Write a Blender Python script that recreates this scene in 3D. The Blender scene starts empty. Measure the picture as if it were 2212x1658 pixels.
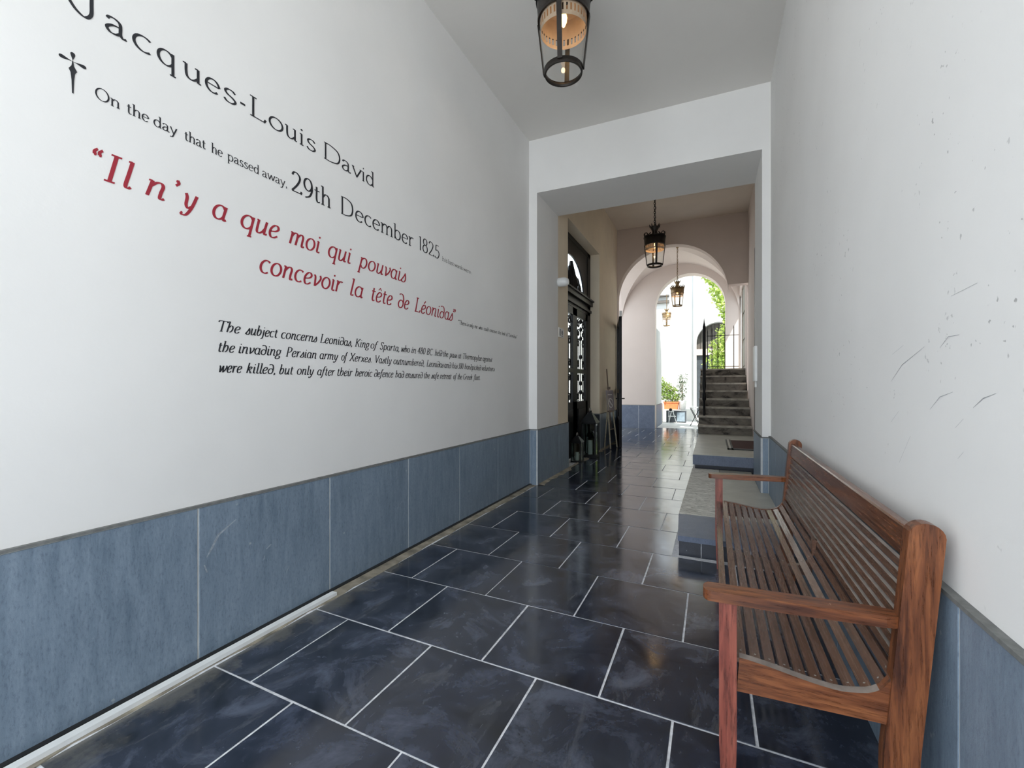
import bpy, bmesh, math, random
from math import sin, cos, pi, radians as R, atan2, sqrt, hypot
from mathutils import Vector, Matrix
random.seed(7)
S = bpy.context.scene
COL = S.collection

# ---------------------------------------------------------------- camera, sky, sun, exposure
EYE = 1.35
cd = bpy.data.cameras.new('camera'); cam = bpy.data.objects.new('camera', cd); COL.objects.link(cam)
cd.sensor_fit = 'HORIZONTAL'; cd.sensor_width = 36.0; cd.lens = 955 / 2212 * 36
cd.shift_y = 6 / 2212
cd.clip_start = 0.05; cd.clip_end = 200
cam.location = (0, 0, EYE)
cam.rotation_euler = (R(90), 0, math.atan(433 / 955))
S.camera = cam

W = bpy.data.worlds.new('sky'); S.world = W; W.use_nodes = True
bg = W.node_tree.nodes['Background']
bg.inputs[0].default_value = (0.80, 0.90, 1.0, 1); bg.inputs[1].default_value = 3.2

sd = bpy.data.lights.new('sun', 'SUN'); sd.energy = 12.0; sd.angle = R(1.0); sd.color = (1.0, 0.96, 0.88)
so = bpy.data.objects.new('sun', sd); COL.objects.link(so)
so.rotation_euler = Vector((-0.62, 0.60, -1.25)).to_track_quat('-Z', 'Y').to_euler()

def area(name, loc, direction, sx, sy, power, color):
    d = bpy.data.lights.new(name, 'AREA'); d.shape = 'RECTANGLE'; d.size = sx; d.size_y = sy
    d.energy = power; d.color = color
    o = bpy.data.objects.new(name, d); COL.objects.link(o); o.location = loc
    o.rotation_euler = Vector(direction).to_track_quat('-Z', 'Y').to_euler()
    return o
# daylight coming in through the street entrance behind the camera
area('street_daylight', (-0.85, -2.6, 2.4), (0, 1, -0.03), 2.7, 4.2, 100, (0.88, 0.94, 1.0))

vs = S.view_settings
vs.view_transform = 'Standard'; vs.look = 'None'; vs.gamma = 1.0; vs.use_curve_mapping = False
vs.exposure = -0.07
S.cycles.max_bounces = 10; S.cycles.diffuse_bounces = 6; S.cycles.glossy_bounces = 4
S.cycles.transparent_max_bounces = 12
S.cycles.sample_clamp_indirect = 6.0
S.cycles.use_denoising = True

# ---------------------------------------------------------------- materials
def srgb(r, g, b):
    f = lambda c: (c / 255 / 12.92) if c <= 10 else ((c / 255 + 0.055) / 1.055) ** 2.4
    return (f(r), f(g), f(b), 1)

class MT:
    def __init__(s, name, rough=0.6, metal=0.0, spec=0.5):
        s.m = bpy.data.materials.new(name); s.m.use_nodes = True
        s.t = s.m.node_tree; s.b = s.t.nodes['Principled BSDF']
        s.b.inputs['Roughness'].default_value = rough; s.b.inputs['Metallic'].default_value = metal
        s.b.inputs['Specular IOR Level'].default_value = spec
        s._co = None
    def n(s, ty, **kw):
        o = s.t.nodes.new(ty)
        for k, v in kw.items(): setattr(o, k, v)
        return o
    def l(s, a, b): s.t.links.new(a, b)
    def co(s, scale=(1, 1, 1), rand=False):
        tc = s.n('ShaderNodeTexCoord'); mp = s.n('ShaderNodeMapping')
        mp.inputs['Scale'].default_value = scale; s.l(tc.outputs['Object'], mp.inputs['Vector'])
        if rand:
            oi = s.n('ShaderNodeObjectInfo'); mu = s.n('ShaderNodeVectorMath', operation='SCALE')
            cx = s.n('ShaderNodeCombineXYZ')
            s.l(oi.outputs['Random'], cx.inputs[0]); s.l(oi.outputs['Random'], cx.inputs[1])
            mu.inputs['Scale'].default_value = 37.0; s.l(cx.outputs[0], mu.inputs[0]); s.l(mu.outputs[0], mp.inputs['Location'])
        return mp.outputs[0]
    def noise(s, scale, detail=4, sc=(1, 1, 1), rough=0.55, rand=False, dist=0.0):
        n = s.n('ShaderNodeTexNoise'); n.inputs['Scale'].default_value = scale
        n.inputs['Detail'].default_value = detail; n.inputs['Roughness'].default_value = rough
        n.inputs['Distortion'].default_value = dist
        s.l(s.co(sc, rand), n.inputs['Vector']); return n.outputs['Fac']
    def ramp(s, fac, stops, interp='LINEAR'):
        r = s.n('ShaderNodeValToRGB'); r.color_ramp.interpolation = interp
        e = r.color_ramp.elements
        while len(e) < len(stops): e.new(0.5)
        for i, (p, c) in enumerate(stops): e[i].position = p; e[i].color = c if len(c) == 4 else (*c, 1)
        s.l(fac, r.inputs[0]); return r.outputs[0]
    def mix(s, fac, a, b, mode='MIX'):
        m = s.n('ShaderNodeMix', data_type='RGBA', blend_type=mode)
        for idx, v in ((0, fac), (6, a), (7, b)):
            if hasattr(v, 'links'): s.l(v, m.inputs[idx])
            else: m.inputs[idx].default_value = v
        return m.outputs[2]
    def color(s, c):
        if hasattr(c, 'links'): s.l(c, s.b.inputs['Base Color'])
        else: s.b.inputs['Base Color'].default_value = c
        return s
    def rough(s, c): s.l(c, s.b.inputs['Roughness']); return s
    def bump(s, h, strength=0.2, dist=0.01):
        b = s.n('ShaderNodeBump'); b.inputs['Strength'].default_value = strength; b.inputs['Distance'].default_value = dist
        s.l(h, b.inputs['Height']); s.l(b.outputs[0], s.b.inputs['Normal']); return s

def g(v): return (v, v, v, 1)
def plaster(name, c, var=0.06, scuffs=False):
    m = MT(name, 0.85, spec=0.2)
    n1 = m.noise(0.9, 4); n2 = m.noise(45, 4)
    dark = tuple(x * (1 - var) for x in c[:3]) + (1,)
    lite = tuple(min(1, x * (1 + var * 0.4)) for x in c[:3]) + (1,)
    col = m.ramp(n1, [(0.3, dark), (0.7, lite)])
    if scuffs:
        sp = m.ramp(m.noise(38, 2, (1, 1, 1)), [(0.27, (0.55, 0.55, 0.55)), (0.31, (1, 1, 1))])
        zone = m.ramp(m.noise(1.6, 2), [(0.5, (0, 0, 0)), (0.62, (1, 1, 1))])
        spz = m.mix(zone, g(1), sp); col = m.mix(1.0, col, spz, 'MULTIPLY')
    m.color(col).bump(n2, 0.12, 0.004); return m.m

M = {}
M['white'] = plaster('white_plaster', (0.82, 0.81, 0.795, 1), 0.05)
M['whiteworn'] = plaster('worn_white_plaster', (0.82, 0.81, 0.795, 1), 0.05, True)
M['ceil'] = plaster('ceiling_plaster', (0.74, 0.72, 0.69, 1), 0.03)
M['cream'] = plaster('cream_plaster', (0.80, 0.70, 0.55, 1), 0.12)
M['pink'] = plaster('pinkish_plaster', (0.58, 0.485, 0.425, 1), 0.08)
M['palepink'] = plaster('pale_pink_plaster', (0.66, 0.57, 0.52, 1), 0.05)
M['hallceil'] = plaster('hall_ceiling_plaster', (0.76, 0.67, 0.575, 1), 0.08)
M['yard'] = plaster('courtyard_render', (0.56, 0.57, 0.56, 1), 0.14)

def bluestone(name, a, b, streak=(9, 9, 1.3), rough=0.42):
    m = MT(name, rough, spec=0.5)
    st = m.noise(2.6, 9, streak, 0.72, rand=True, dist=0.3)
    fine = m.noise(110, 5, (1, 1, 0.4), 0.75)
    big = m.noise(1.6, 3, rand=True)
    col = m.ramp(st, [(0.30, a), (0.72, b)])
    col = m.mix(m.ramp(big, [(0.35, (0, 0, 0)), (0.7, (0.5, 0.5, 0.5))]), col, b)
    sp = m.ramp(fine, [(0.34, (0.50, 0.50, 0.55)), (0.48, (0.95, 0.95, 0.95)), (0.62, (1.0, 1.0, 1.0)), (0.70, (1.3, 1.3, 1.3))])
    col = m.mix(0.6, col, sp, 'MULTIPLY')
    wh = m.ramp(m.noise(16, 3, (1, 1, 1), 0.5, rand=True), [(0.73, (0, 0, 0)), (0.76, (0.55, 0.55, 0.55))])
    col = m.mix(wh, col, (0.45, 0.48, 0.5, 1))
    m.color(col).bump(fine, 0.25, 0.004); return m.m
M['blue'] = bluestone('bluestone_dado', (0.125, 0.175, 0.235, 1), (0.255, 0.325, 0.405, 1))
M['bluestep'] = bluestone('bluestone_step', (0.085, 0.11, 0.17, 1), (0.15, 0.18, 0.25, 1), (3, 3, 3), 0.45)
M['blackstone'] = bluestone('black_riser_stone', (0.012, 0.013, 0.02, 1), (0.03, 0.035, 0.05, 1), (3, 3, 3), 0.3)

def slate():
    m = MT('polished_slate', 0.16, spec=0.95)
    a = m.noise(3.4, 9, (1, 1, 1), 0.70, rand=True, dist=0.6)
    b = m.noise(1.6, 9, (2.6, 0.8, 1), 0.72, rand=True, dist=1.2)
    fine = m.noise(55, 4, rand=True)
    col = m.ramp(a, [(0.34, (0.006, 0.008, 0.013)), (0.50, (0.020, 0.026, 0.043)), (0.66, (0.070, 0.083, 0.118))])
    veins = m.ramp(b, [(0.56, (0, 0, 0)), (0.72, (0.6, 0.6, 0.6))])
    col = m.mix(veins, col, (0.105, 0.11, 0.12, 1))
    oi = m.n('ShaderNodeObjectInfo')
    tint = m.ramp(oi.outputs['Random'], [(0.0, (0.7, 0.74, 0.85)), (0.5, (1, 1, 1)), (1.0, (1.35, 1.3, 1.25))])
    col = m.mix(1.0, col, tint, 'MULTIPLY')
    specks = m.ramp(m.noise(60, 2, rand=True), [(0.765, (0, 0, 0)), (0.785, (0.6, 0.6, 0.6))])
    col = m.mix(specks, col, (0.3, 0.33, 0.38, 1))
    scr = m.ramp(m.noise(6, 3, (9, 0.7, 1), 0.5, rand=True), [(0.70, (0, 0, 0)), (0.74, (0.25, 0.25, 0.25))])
    col = m.mix(scr, col, (0.16, 0.18, 0.22, 1))
    ro = m.ramp(a, [(0.3, (0.08,) * 3), (0.7, (0.22,) * 3)])
    geo = m.n('ShaderNodeNewGeometry'); sep = m.n('ShaderNodeSeparateXYZ'); m.l(geo.outputs['Position'], sep.inputs[0])
    mr = m.n('ShaderNodeMapRange'); mr.inputs[1].default_value = -2.2; mr.inputs[2].default_value = -1.85; mr.inputs[3].default_value = 0.50; mr.inputs[4].default_value = 0.0
    m.l(sep.outputs[0], mr.inputs[0])
    dn = m.noise(5, 6, (1, 1, 1), 0.65, rand=True); ad = m.n('ShaderNodeMath', operation='ADD'); m.l(mr.outputs[0], ad.inputs[0]); m.l(dn, ad.inputs[1])
    col = m.mix(m.ramp(ad.outputs[0], [(0.80, (0, 0, 0)), (1.08, (0.6, 0.6, 0.6))]), col, (0.15, 0.14, 0.115, 1))
    m.color(col).rough(ro).bump(m.mix(0.25, a, fine), 0.05, 0.006); return m.m
M['slate'] = slate()

def grout():
    m = MT('pale_grout', 0.9, spec=0.1)
    n = m.noise(30, 4); m.color(m.ramp(n, [(0.3, (0.45, 0.46, 0.49)), (0.7, (0.78, 0.79, 0.82))])).bump(n, 0.4, 0.004); return m.m
M['grout'] = grout()
def simple(name, c, rough=0.6, metal=0.0, var=0.15, scale=14, spec=0.5, bump=0.1):
    m = MT(name, rough, metal, spec); n = m.noise(scale, 4)
    m.color(m.ramp(n, [(0.3, tuple(x * (1 - var) for x in c[:3])), (0.7, tuple(min(1, x * (1 + var)) for x in c[:3]))]))
    if bump: m.bump(n, bump, 0.003)
    return m.m
M['mortar'] = simple('dusty_mortar', (0.26, 0.23, 0.18), 0.9, var=0.5, scale=9, bump=0.6)
M['joint'] = simple('dado_joint', (0.58, 0.60, 0.60), 0.9, var=0.1)
M['ledge'] = simple('dado_ledge', (0.16, 0.165, 0.16), 0.8, var=0.25, scale=30)
M['conduit'] = simple('white_plastic', (0.78, 0.79, 0.78), 0.4, var=0.04)
M['iron'] = simple('black_iron', (0.004, 0.004, 0.005), 0.42, 0.0, var=0.3, spec=0.22)
M['lampiron'] = simple('lantern_iron', (0.022, 0.017, 0.014), 0.42, 0.4, var=0.3, scale=30)
M['brass'] = simple('aged_brass', (0.20, 0.13, 0.06), 0.4, 0.6, var=0.3, scale=30)
M['inner'] = simple('lamp_inner_copper', (0.42, 0.31, 0.22), 0.5, 0.1, var=0.1)
M['step'] = simple('x', (0.3, 0.3, 0.3))
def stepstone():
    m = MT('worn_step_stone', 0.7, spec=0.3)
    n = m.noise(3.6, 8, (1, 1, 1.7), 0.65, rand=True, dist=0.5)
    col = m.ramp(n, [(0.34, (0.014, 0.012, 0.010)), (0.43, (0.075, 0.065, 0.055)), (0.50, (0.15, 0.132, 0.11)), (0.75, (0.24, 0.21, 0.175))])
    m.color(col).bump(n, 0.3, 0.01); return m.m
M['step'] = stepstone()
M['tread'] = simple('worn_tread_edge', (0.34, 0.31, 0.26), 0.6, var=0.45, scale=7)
def rough_slab():
    m = MT('rough_pale_slab', 0.6, spec=0.4)
    n = m.noise(9, 8, (1, 2.0, 1), 0.75, dist=1.5)
    m.color(m.ramp(n, [(0.34, (0.20, 0.19, 0.16)), (0.43, (0.58, 0.56, 0.50)), (0.58, (0.86, 0.84, 0.78))])).bump(n, 0.9, 0.02); return m.m
M['rough'] = rough_slab()
M['smooth'] = simple('smooth_grey_slab', (0.40, 0.39, 0.34), 0.40, var=0.14, scale=4)
M['black'] = simple('black_lettering', (0.016, 0.017, 0.022), 0.6, var=0.05, bump=0)
M['red'] = simple('red_lettering', (0.34, 0.018, 0.035), 0.6, var=0.06, bump=0)
M['redplastic'] = simple('red_plastic', (0.42, 0.02, 0.04), 0.4, var=0.05)
M['terracotta'] = simple('terracotta', (0.55, 0.17, 0.06), 0.8, var=0.15)
M['whitepot'] = simple('white_glaze', (0.72, 0.72, 0.70), 0.4, var=0.04)
M['soil'] = simple('soil', (0.04, 0.03, 0.02), 0.95, var=0.4)
M['crate'] = simple('dark_slate_crate', (0.05, 0.06, 0.07), 0.5)
M['panelblue'] = simple('pale_blue_panel', (0.22, 0.28, 0.33), 0.4)
M['mat'] = simple('coir_mat', (0.055, 0.018, 0.012), 0.95, var=0.5, scale=90, bump=0.6)
M['matframe'] = simple('mat_frame_metal', (0.02, 0.02, 0.02), 0.4, 0.5)
M['matlight'] = simple('mat_frame_steel', (0.5, 0.48, 0.45), 0.35, 0.5)
M['signboard'] = simple('mauve_sign_board', (0.30, 0.265, 0.275), 0.5, var=0.05)
M['signwhite'] = simple('sign_white', (0.75, 0.74, 0.73), 0.5, var=0.03)
M['easelwood'] = simple('easel_wood', (0.36, 0.31, 0.22), 0.6, var=0.25, scale=25)
M['easeldark'] = simple('easel_fitting', (0.10, 0.06, 0.04), 0.5)
M['bark'] = simple('bark', (0.14, 0.10, 0.07), 0.9, var=0.4)
M['shutter'] = simple('grey_brown_shutter', (0.10, 0.09, 0.08), 0.7)
M['dooredge'] = simple('dark_door_frame', (0.015, 0.014, 0.014), 0.5)
M['greendoor'] = simple('grey_green_paint', (0.25, 0.25, 0.20), 0.6, var=0.06)
M['yardfloor'] = simple('courtyard_paving', (0.62, 0.62, 0.60), 0.6, var=0.1, scale=3)

def leaf(name, a, b):
    m = MT(name, 0.5, spec=0.3)
    m.color(m.ramp(m.noise(3.5, 3), [(0.35, a), (0.65, b)]))
    tr = m.n('ShaderNodeBsdfTranslucent'); tr.inputs[0].default_value = (*b, 1)
    mx = m.n('ShaderNodeMixShader'); mx.inputs[0].default_value = 0.4
    out = [n for n in m.t.nodes if n.type == 'OUTPUT_MATERIAL'][0]
    m.l(m.b.outputs[0], mx.inputs[1]); m.l(tr.outputs[0], mx.inputs[2]); m.l(mx.outputs[0], out.inputs[0]); return m.m
M['leafbright'] = leaf('vine_leaf', (0.17, 0.30, 0.05), (0.50, 0.60, 0.17))
M['leafgreen'] = leaf('shrub_leaf', (0.10, 0.19, 0.04), (0.34, 0.44, 0.12))
M['leafdark'] = leaf('olive_leaf', (0.05, 0.09, 0.05), (0.22, 0.26, 0.18))

def wood(name, a, b, c, axis, rough=0.32, grain=0.55):
    m = MT(name, rough, spec=0.5)
    sc = {'x': (0.9, 12, 12), 'y': (12, 0.5, 12), 'z': (12, 12, 0.9)}[axis]
    n = m.noise(3.2, 7, sc, 0.62, rand=True, dist=0.7)
    f = m.noise(11, 5, sc, 0.7, rand=True)
    col = m.ramp(n, [(0.33, a), (0.5, b), (0.7, c)])
    col = m.mix(grain, col, m.ramp(f, [(0.40, (0.22, 0.18, 0.16)), (0.52, (1, 1, 1))]), 'MULTIPLY')
    wear = m.ramp(m.noise(26, 3, rand=True), [(0.74 if grain > 0.3 else 0.98, (0, 0, 0)), (0.765 if grain > 0.3 else 1.0, (0.7, 0.7, 0.7))])
    col = m.mix(wear, col, (0.5, 0.36, 0.26, 1))
    m.color(col).rough(m.ramp(f, [(0.3, (rough * 0.7,) * 3), (0.7, (rough * 1.4,) * 3)])).bump(f, 0.06, 0.001); return m.m
WA, WB, WC = (0.06, 0.018, 0.008), (0.165, 0.052, 0.018), (0.27, 0.095, 0.034)
M['woodz'] = wood('mahogany_post', WA, WB, WC, 'z')
M['woodx'] = wood('mahogany_rail', WA, WB, WC, 'x')
M['woodred'] = wood('red_worn_leg_wood', (0.12, 0.028, 0.018), (0.21, 0.05, 0.033), (0.29, 0.085, 0.055), 'z')
M['woody'] = wood('dark_slat_wood', (0.085, 0.043, 0.028), (0.115, 0.058, 0.037), (0.15, 0.077, 0.05), 'y', 0.24, 0.1)
M['edgehighlight'] = simple('pale_slat_edge_highlight', (0.46, 0.40, 0.35), 0.4, var=0.25, scale=12)  # highlight along the upper edges of the back slats, painted as a paler colour
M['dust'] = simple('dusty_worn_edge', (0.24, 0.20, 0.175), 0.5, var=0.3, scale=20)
M['woodtop'] = wood('dark_top_rail_wood', (0.06, 0.02, 0.01), (0.13, 0.045, 0.02), (0.20, 0.075, 0.03), 'y', 0.22)

def glass(name, tint=(1, 1, 1, 1), refl=0.12):
    m = bpy.data.materials.new(name); m.use_nodes = True; t = m.node_tree; t.nodes.clear()
    o = t.nodes.new('ShaderNodeOutputMaterial'); tr = t.nodes.new('ShaderNodeBsdfTransparent'); gl = t.nodes.new('ShaderNodeBsdfGlossy')
    tr.inputs[0].default_value = tint; gl.inputs['Roughness'].default_value = 0.05
    fr0 = t.nodes.new('ShaderNodeLayerWeight'); fr0.inputs[0].default_value = 0.5; fp = t.nodes.new('ShaderNodeMath'); fp.operation = 'POWER'; fp.inputs[1].default_value = 4.0; t.links.new(fr0.outputs['Facing'], fp.inputs[0])
    fr = t.nodes.new('ShaderNodeMath'); fr.operation = 'MULTIPLY_ADD'; fr.inputs[1].default_value = 0.45; fr.inputs[2].default_value = refl * 0.5; t.links.new(fp.outputs[0], fr.inputs[0])
    mx = t.nodes.new('ShaderNodeMixShader'); t.links.new(fr.outputs[0], mx.inputs[0])
    t.links.new(tr.outputs[0], mx.inputs[1]); t.links.new(gl.outputs[0], mx.inputs[2]); t.links.new(mx.outputs[0], o.inputs[0]); return m
M['glass'] = glass('clear_glass', (0.97, 0.98, 0.97, 1), 0.06)
M['dimglass'] = glass('grey_lantern_glass', (0.75, 0.8, 0.78, 1), 0.15)
def emis(name, c, s):
    m = bpy.data.materials.new(name); m.use_nodes = True; b = m.node_tree.nodes['Principled BSDF']
    b.inputs['Base Color'].default_value = (*c, 1); b.inputs['Emission Color'].default_value = (*c, 1); b.inputs['Emission Strength'].default_value = s; return m
M['bulb'] = emis('warm_bulb', (1.0, 0.62, 0.22), 5.0)

# ---------------------------------------------------------------- mesh helpers
def BM(): return bmesh.new()
def box(bm, x0, y0, z0, x1, y1, z1, mat=None):
    if x0 > x1: x0, x1 = x1, x0
    if y0 > y1: y0, y1 = y1, y0
    if z0 > z1: z0, z1 = z1, z0
    v = [bm.verts.new((x, y, z)) for z in (z0, z1) for y in (y0, y1) for x in (x0, x1)]
    if mat is not None:
        for q in v: q.co = mat @ q.co
    for f in ((0, 2, 3, 1), (4, 5, 7, 6), (0, 1, 5, 4), (1, 3, 7, 5), (3, 2, 6, 7), (2, 0, 4, 6)):
        bm.faces.new([v[i] for i in f])
    return v
def prism(bm, poly, axis, a, b):
    """poly = 2D outline; extruded along axis from a to b. axis y: poly=(x,z); x: (y,z); z: (x,y)"""
    mk = {'y': lambda p, t: (p[0], t, p[1]), 'x': lambda p, t: (t, p[0], p[1]), 'z': lambda p, t: (p[0], p[1], t)}[axis]
    A = [bm.verts.new(mk(p, a)) for p in poly]; B = [bm.verts.new(mk(p, b)) for p in poly]
    n = len(poly)
    bm.faces.new(A); bm.faces.new(B[::-1])
    for i in range(n): bm.faces.new((A[i], B[i], B[(i + 1) % n], A[(i + 1) % n]))
def tube(bm, pts, r, seg=8, closed=False):
    pts = [Vector(p) for p in pts]; n = len(pts); rings = []
    rr = r if isinstance(r, (list, tuple)) else [r] * n
    prev = None
    for i, p in enumerate(pts):
        if closed: t = pts[(i + 1) % n] - pts[i - 1]
        else: t = pts[min(i + 1, n - 1)] - pts[max(i - 1, 0)]
        t.normalize()
        if prev is None:
            up = Vector((0, 0, 1)) if abs(t.z) < 0.9 else Vector((1, 0, 0))
            u = t.cross(up).normalized()
        else:
            u = (prev - t * prev.dot(t)).normalized()
        prev = u; w = t.cross(u)
        rings.append([bm.verts.new(p + (u * cos(2 * pi * k / seg) + w * sin(2 * pi * k / seg)) * rr[i]) for k in range(seg)])
    m = n if closed else n - 1
    for i in range(m):
        a, b = rings[i], rings[(i + 1) % n]
        for k in range(seg): bm.faces.new((a[k], a[(k + 1) % seg], b[(k + 1) % seg], b[k]))
    if not closed: bm.faces.new(rings[0][::-1]); bm.faces.new(rings[-1])
def lathe(bm, prof, seg=24, cx=0, cy=0, cz=0, cap=True):
    rings = []
    for r, z in prof:
        rings.append([bm.verts.new((cx + r * cos(2 * pi * k / seg), cy + r * sin(2 * pi * k / seg), cz + z)) for k in range(seg)])
    for a, b in zip(rings, rings[1:]):
        for k in range(seg): bm.faces.new((a[k], a[(k + 1) % seg], b[(k + 1) % seg], b[k]))
    if cap: bm.faces.new(rings[0][::-1]); bm.faces.new(rings[-1])
def bevel(bm, w, seg=1, ang=40):
    es = [e for e in bm.edges if len(e.link_faces) == 2 and e.calc_face_angle(0) > R(ang)]
    bmesh.ops.bevel(bm, geom=es, offset=w, segments=seg, profile=0.5, affect='EDGES')
def obj(name, bm, mat, parent=None, smooth=False, **props):
    """mesh given in world coordinates; moved into the parent's frame (parents are never rotated)"""
    bmesh.ops.recalc_face_normals(bm, faces=bm.faces)
    me = bpy.data.meshes.new(name); bm.to_mesh(me); bm.free()
    if parent is not None:
        off = parent.location.copy()
        if parent.parent: off += parent.parent.location
        me.transform(Matrix.Translation(-off))
    me.materials.append(M[mat] if isinstance(mat, str) else mat)
    if smooth:
        me.polygons.foreach_set('use_smooth', [True] * len(me.polygons))
    o = bpy.data.objects.new(name, me); COL.objects.link(o)
    if parent is not None: o.parent = parent
    for k, v in props.items(): o[k] = v
    return o
def thing(name, label, cat, loc=(0, 0, 0), group=None, **props):
    o = bpy.data.objects.new(name, None); COL.objects.link(o); o.location = loc; o.empty_display_size = 0.1
    o['label'] = label; o['category'] = cat
    if group: o['group'] = group
    for k, v in props.items(): o[k] = v
    return o
def struct(name, bm, mat, **p): return obj(name, bm, mat, None, kind='structure', **p)
def copy_tree(o, parent=None):
    c = o.copy(); COL.objects.link(c); c.parent = parent
    for ch in o.children: copy_tree(ch, c)
    return c

# ---------------------------------------------------------------- the setting
XL, XR = -2.318, 0.593            # near passage
Y0, Y1 = 5.689, 6.60              # portal between near passage and hall
XI, XH = -2.201, 0.508            # portal reveals
XR2 = 0.735                       # right wall of the hall
H1, HL, H2 = 4.757, 4.02, 5.31    # ceiling, portal head, hall ceiling
YA, YA2 = 11.30, 11.55            # first arch
YB, YB2 = 14.90, 15.30            # second arch
YS = -2.4                         # street entrance

b = BM(); box(b, XL - 0.3, YS, -0.3, XL, Y0, 5.6); wall_left = struct('wall_left', b, 'white')
b = BM(); box(b, XR, YS, -0.3, XR + 0.3, Y0, 5.6); wall_right = struct('wall_right', b, 'whiteworn')
b = BM(); box(b, XL - 0.3, YS, H1, XR + 0.3, Y0, H1 + 0.25); struct('ceiling', b, 'ceil')
# portal: two piers and a head
b = BM(); box(b, XL - 0.3, Y0, -0.3, XI, Y1, H2 + 0.4); pier_left = struct('wall_portal_left', b, 'white')
b = BM(); box(b, XH, Y0, -0.3, XR + 0.5, Y1, H2 + 0.4); pier_right = struct('wall_portal_right', b, 'white')
b = BM(); box(b, XI, Y0, HL, XH, Y1, H2 + 0.4); struct('wall_portal_head', b, 'white')
# hall: left wall with door niche 7.12..9.38, head at 4.18
DY0, DY1, DZ = 7.12, 9.385, 4.18
b = BM()
box(b, XI - 0.3, Y1, -0.3, XI, DY0, H2 + 0.3); box(b, XI - 0.3, DY1, -0.3, XI, YA, H2 + 0.3); box(b, XI - 0.3, DY0, DZ, XI, DY1, H2 + 0.3)
hall_left = struct('wall_hall_left', b, 'cream')
b = BM(); box(b, XR2, Y1, -0.3, XR2 + 0.3, YA, H2 + 0.3); hall_right = struct('wall_hall_right', b, 'palepink')
b = BM(); box(b, XI - 0.3, Y1, H2, XR2 + 0.3, YA, H2 + 0.25); struct('ceiling_hall', b, 'hallceil')

def arch_wall(name, y0, y1, x0, x1, cxa, r, spring, ztop, mat, xr_open=None, zr=None):
    """wall between y0,y1 over x0..x1 with a round-headed opening; right of it a flat-headed gap to xr_open"""
    bm = BM(); N = 28
    xa, xb = cxa - r, cxa + r
    if x0 < xa: box(bm, x0, y0, -0.3, xa, y1, ztop)
    if xr_open is None: box(bm, xb, y0, -0.3, x1, y1, ztop)
    else: box(bm, xb, y0, zr, x1, y1, ztop)
    pts = [(cxa - r * cos(pi * i / N), spring + r * sin(pi * i / N)) for i in range(N + 1)]
    for (xa_, za), (xb_, zb) in zip(pts, pts[1:]):
        if xb_ - xa_ < 1e-6: continue
        v = []
        for y in (y0, y1):
            v += [bm.verts.new(p) for p in ((xa_, y, za), (xb_, y, zb), (xb_, y, ztop), (xa_, y, ztop))]
        for f in ((0, 1, 2, 3), (7, 6, 5, 4), (0, 4, 5, 1), (2, 6, 7, 3)): bm.faces.new([v[i] for i in f])
    return struct(name, bm, mat)
arch_wall('wall_arch_front', YA, YA2, XI - 0.5, XR2 + 0.3, -0.935, 1.266, 3.52, 5.7, 'pink', 1, 3.70)
bay_far = arch_wall('wall_arch_far', YB, YB2, -3.4, XR2 + 0.3, -0.665, 1.025, 3.88, 5.7, 'palepink')
# groin vault over the bay
def vault():
    bm = BM(); N = 36
    cxv, cyv, r = -1.0, (YA2 + YB) / 2, 1.735; ry = (YB - YA2) / 2
    grid = []
    for i in range(N + 1):
        row = []
        u = -cos(pi * i / N)
        for j in range(N + 1):
            w = -cos(pi * j / N)
            z = 3.5 + r * max(sqrt(max(0, 1 - u * u)), sqrt(max(0, 1 - w * w)))
            row.append(bm.verts.new((cxv + r * u, cyv + ry * w, z)))
        grid.append(row)
    for i in range(N):
        for j in range(N):
            q = (grid[i][j], grid[i][j + 1], grid[i + 1][j + 1], grid[i + 1][j])
            if i == j: bm.faces.new((q[0], q[1], q[2])); bm.faces.new((q[0], q[2], q[3]))
            elif i + j == N - 1: bm.faces.new((q[0], q[1], q[3])); bm.faces.new((q[1], q[2], q[3]))
            else: bm.faces.new(q)
    return struct('ceiling_vault', bm, 'palepink')
vault()
# upper masses that carry the vault and close the bay on the right
b = BM(); box(b, XR2, YA2, -0.3, XR2 + 0.3, 12.45, 5.7); box(b, XR2, 12.45, 4.05, XR2 + 0.3, YB, 5.7); box(b, XR2, 12.45, -0.3, XR2 + 0.3, YB, 1.805)
box(b, XR2, 13.72, 1.805, XR2 + 0.3, 13.86, 4.05)
struct('wall_bay_right', b, 'palepink')
b = BM(); box(b, XR2 + 0.04, 12.45, 1.805, XR2 + 0.1, 13.72, 4.05)
for k in range(3): box(b, XR2 + 0.02, 12.52, 1.9 + k * 0.72, XR2 + 0.04, 13.65, 2.52 + k * 0.72)
struct('door_3', b, 'greendoor')
w1 = BM(); box(w1, XR2 + 0.04, 13.86, 1.805, XR2 + 0.09, 13.92, 4.05); box(w1, XR2 + 0.04, YB - 0.06, 1.805, XR2 + 0.09, YB, 4.05)
box(w1, XR2 + 0.04, 13.92, 1.805, XR2 + 0.09, YB - 0.06, 1.87); box(w1, XR2 + 0.04, 13.92, 3.98, XR2 + 0.09, YB - 0.06, 4.05)
win = struct('window_1', w1, 'conduit')
b = BM(); box(b, XR2 + 0.06, 13.92, 1.87, XR2 + 0.066, YB - 0.06, 3.98); obj('pane', b, 'glass', win)
# roof over hall and bay
b = BM(); box(b, XL - 0.8, Y1 - 0.5, 5.72, XR2 + 0.8, YB2, 5.9); struct('roof', b, 'yard')
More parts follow.
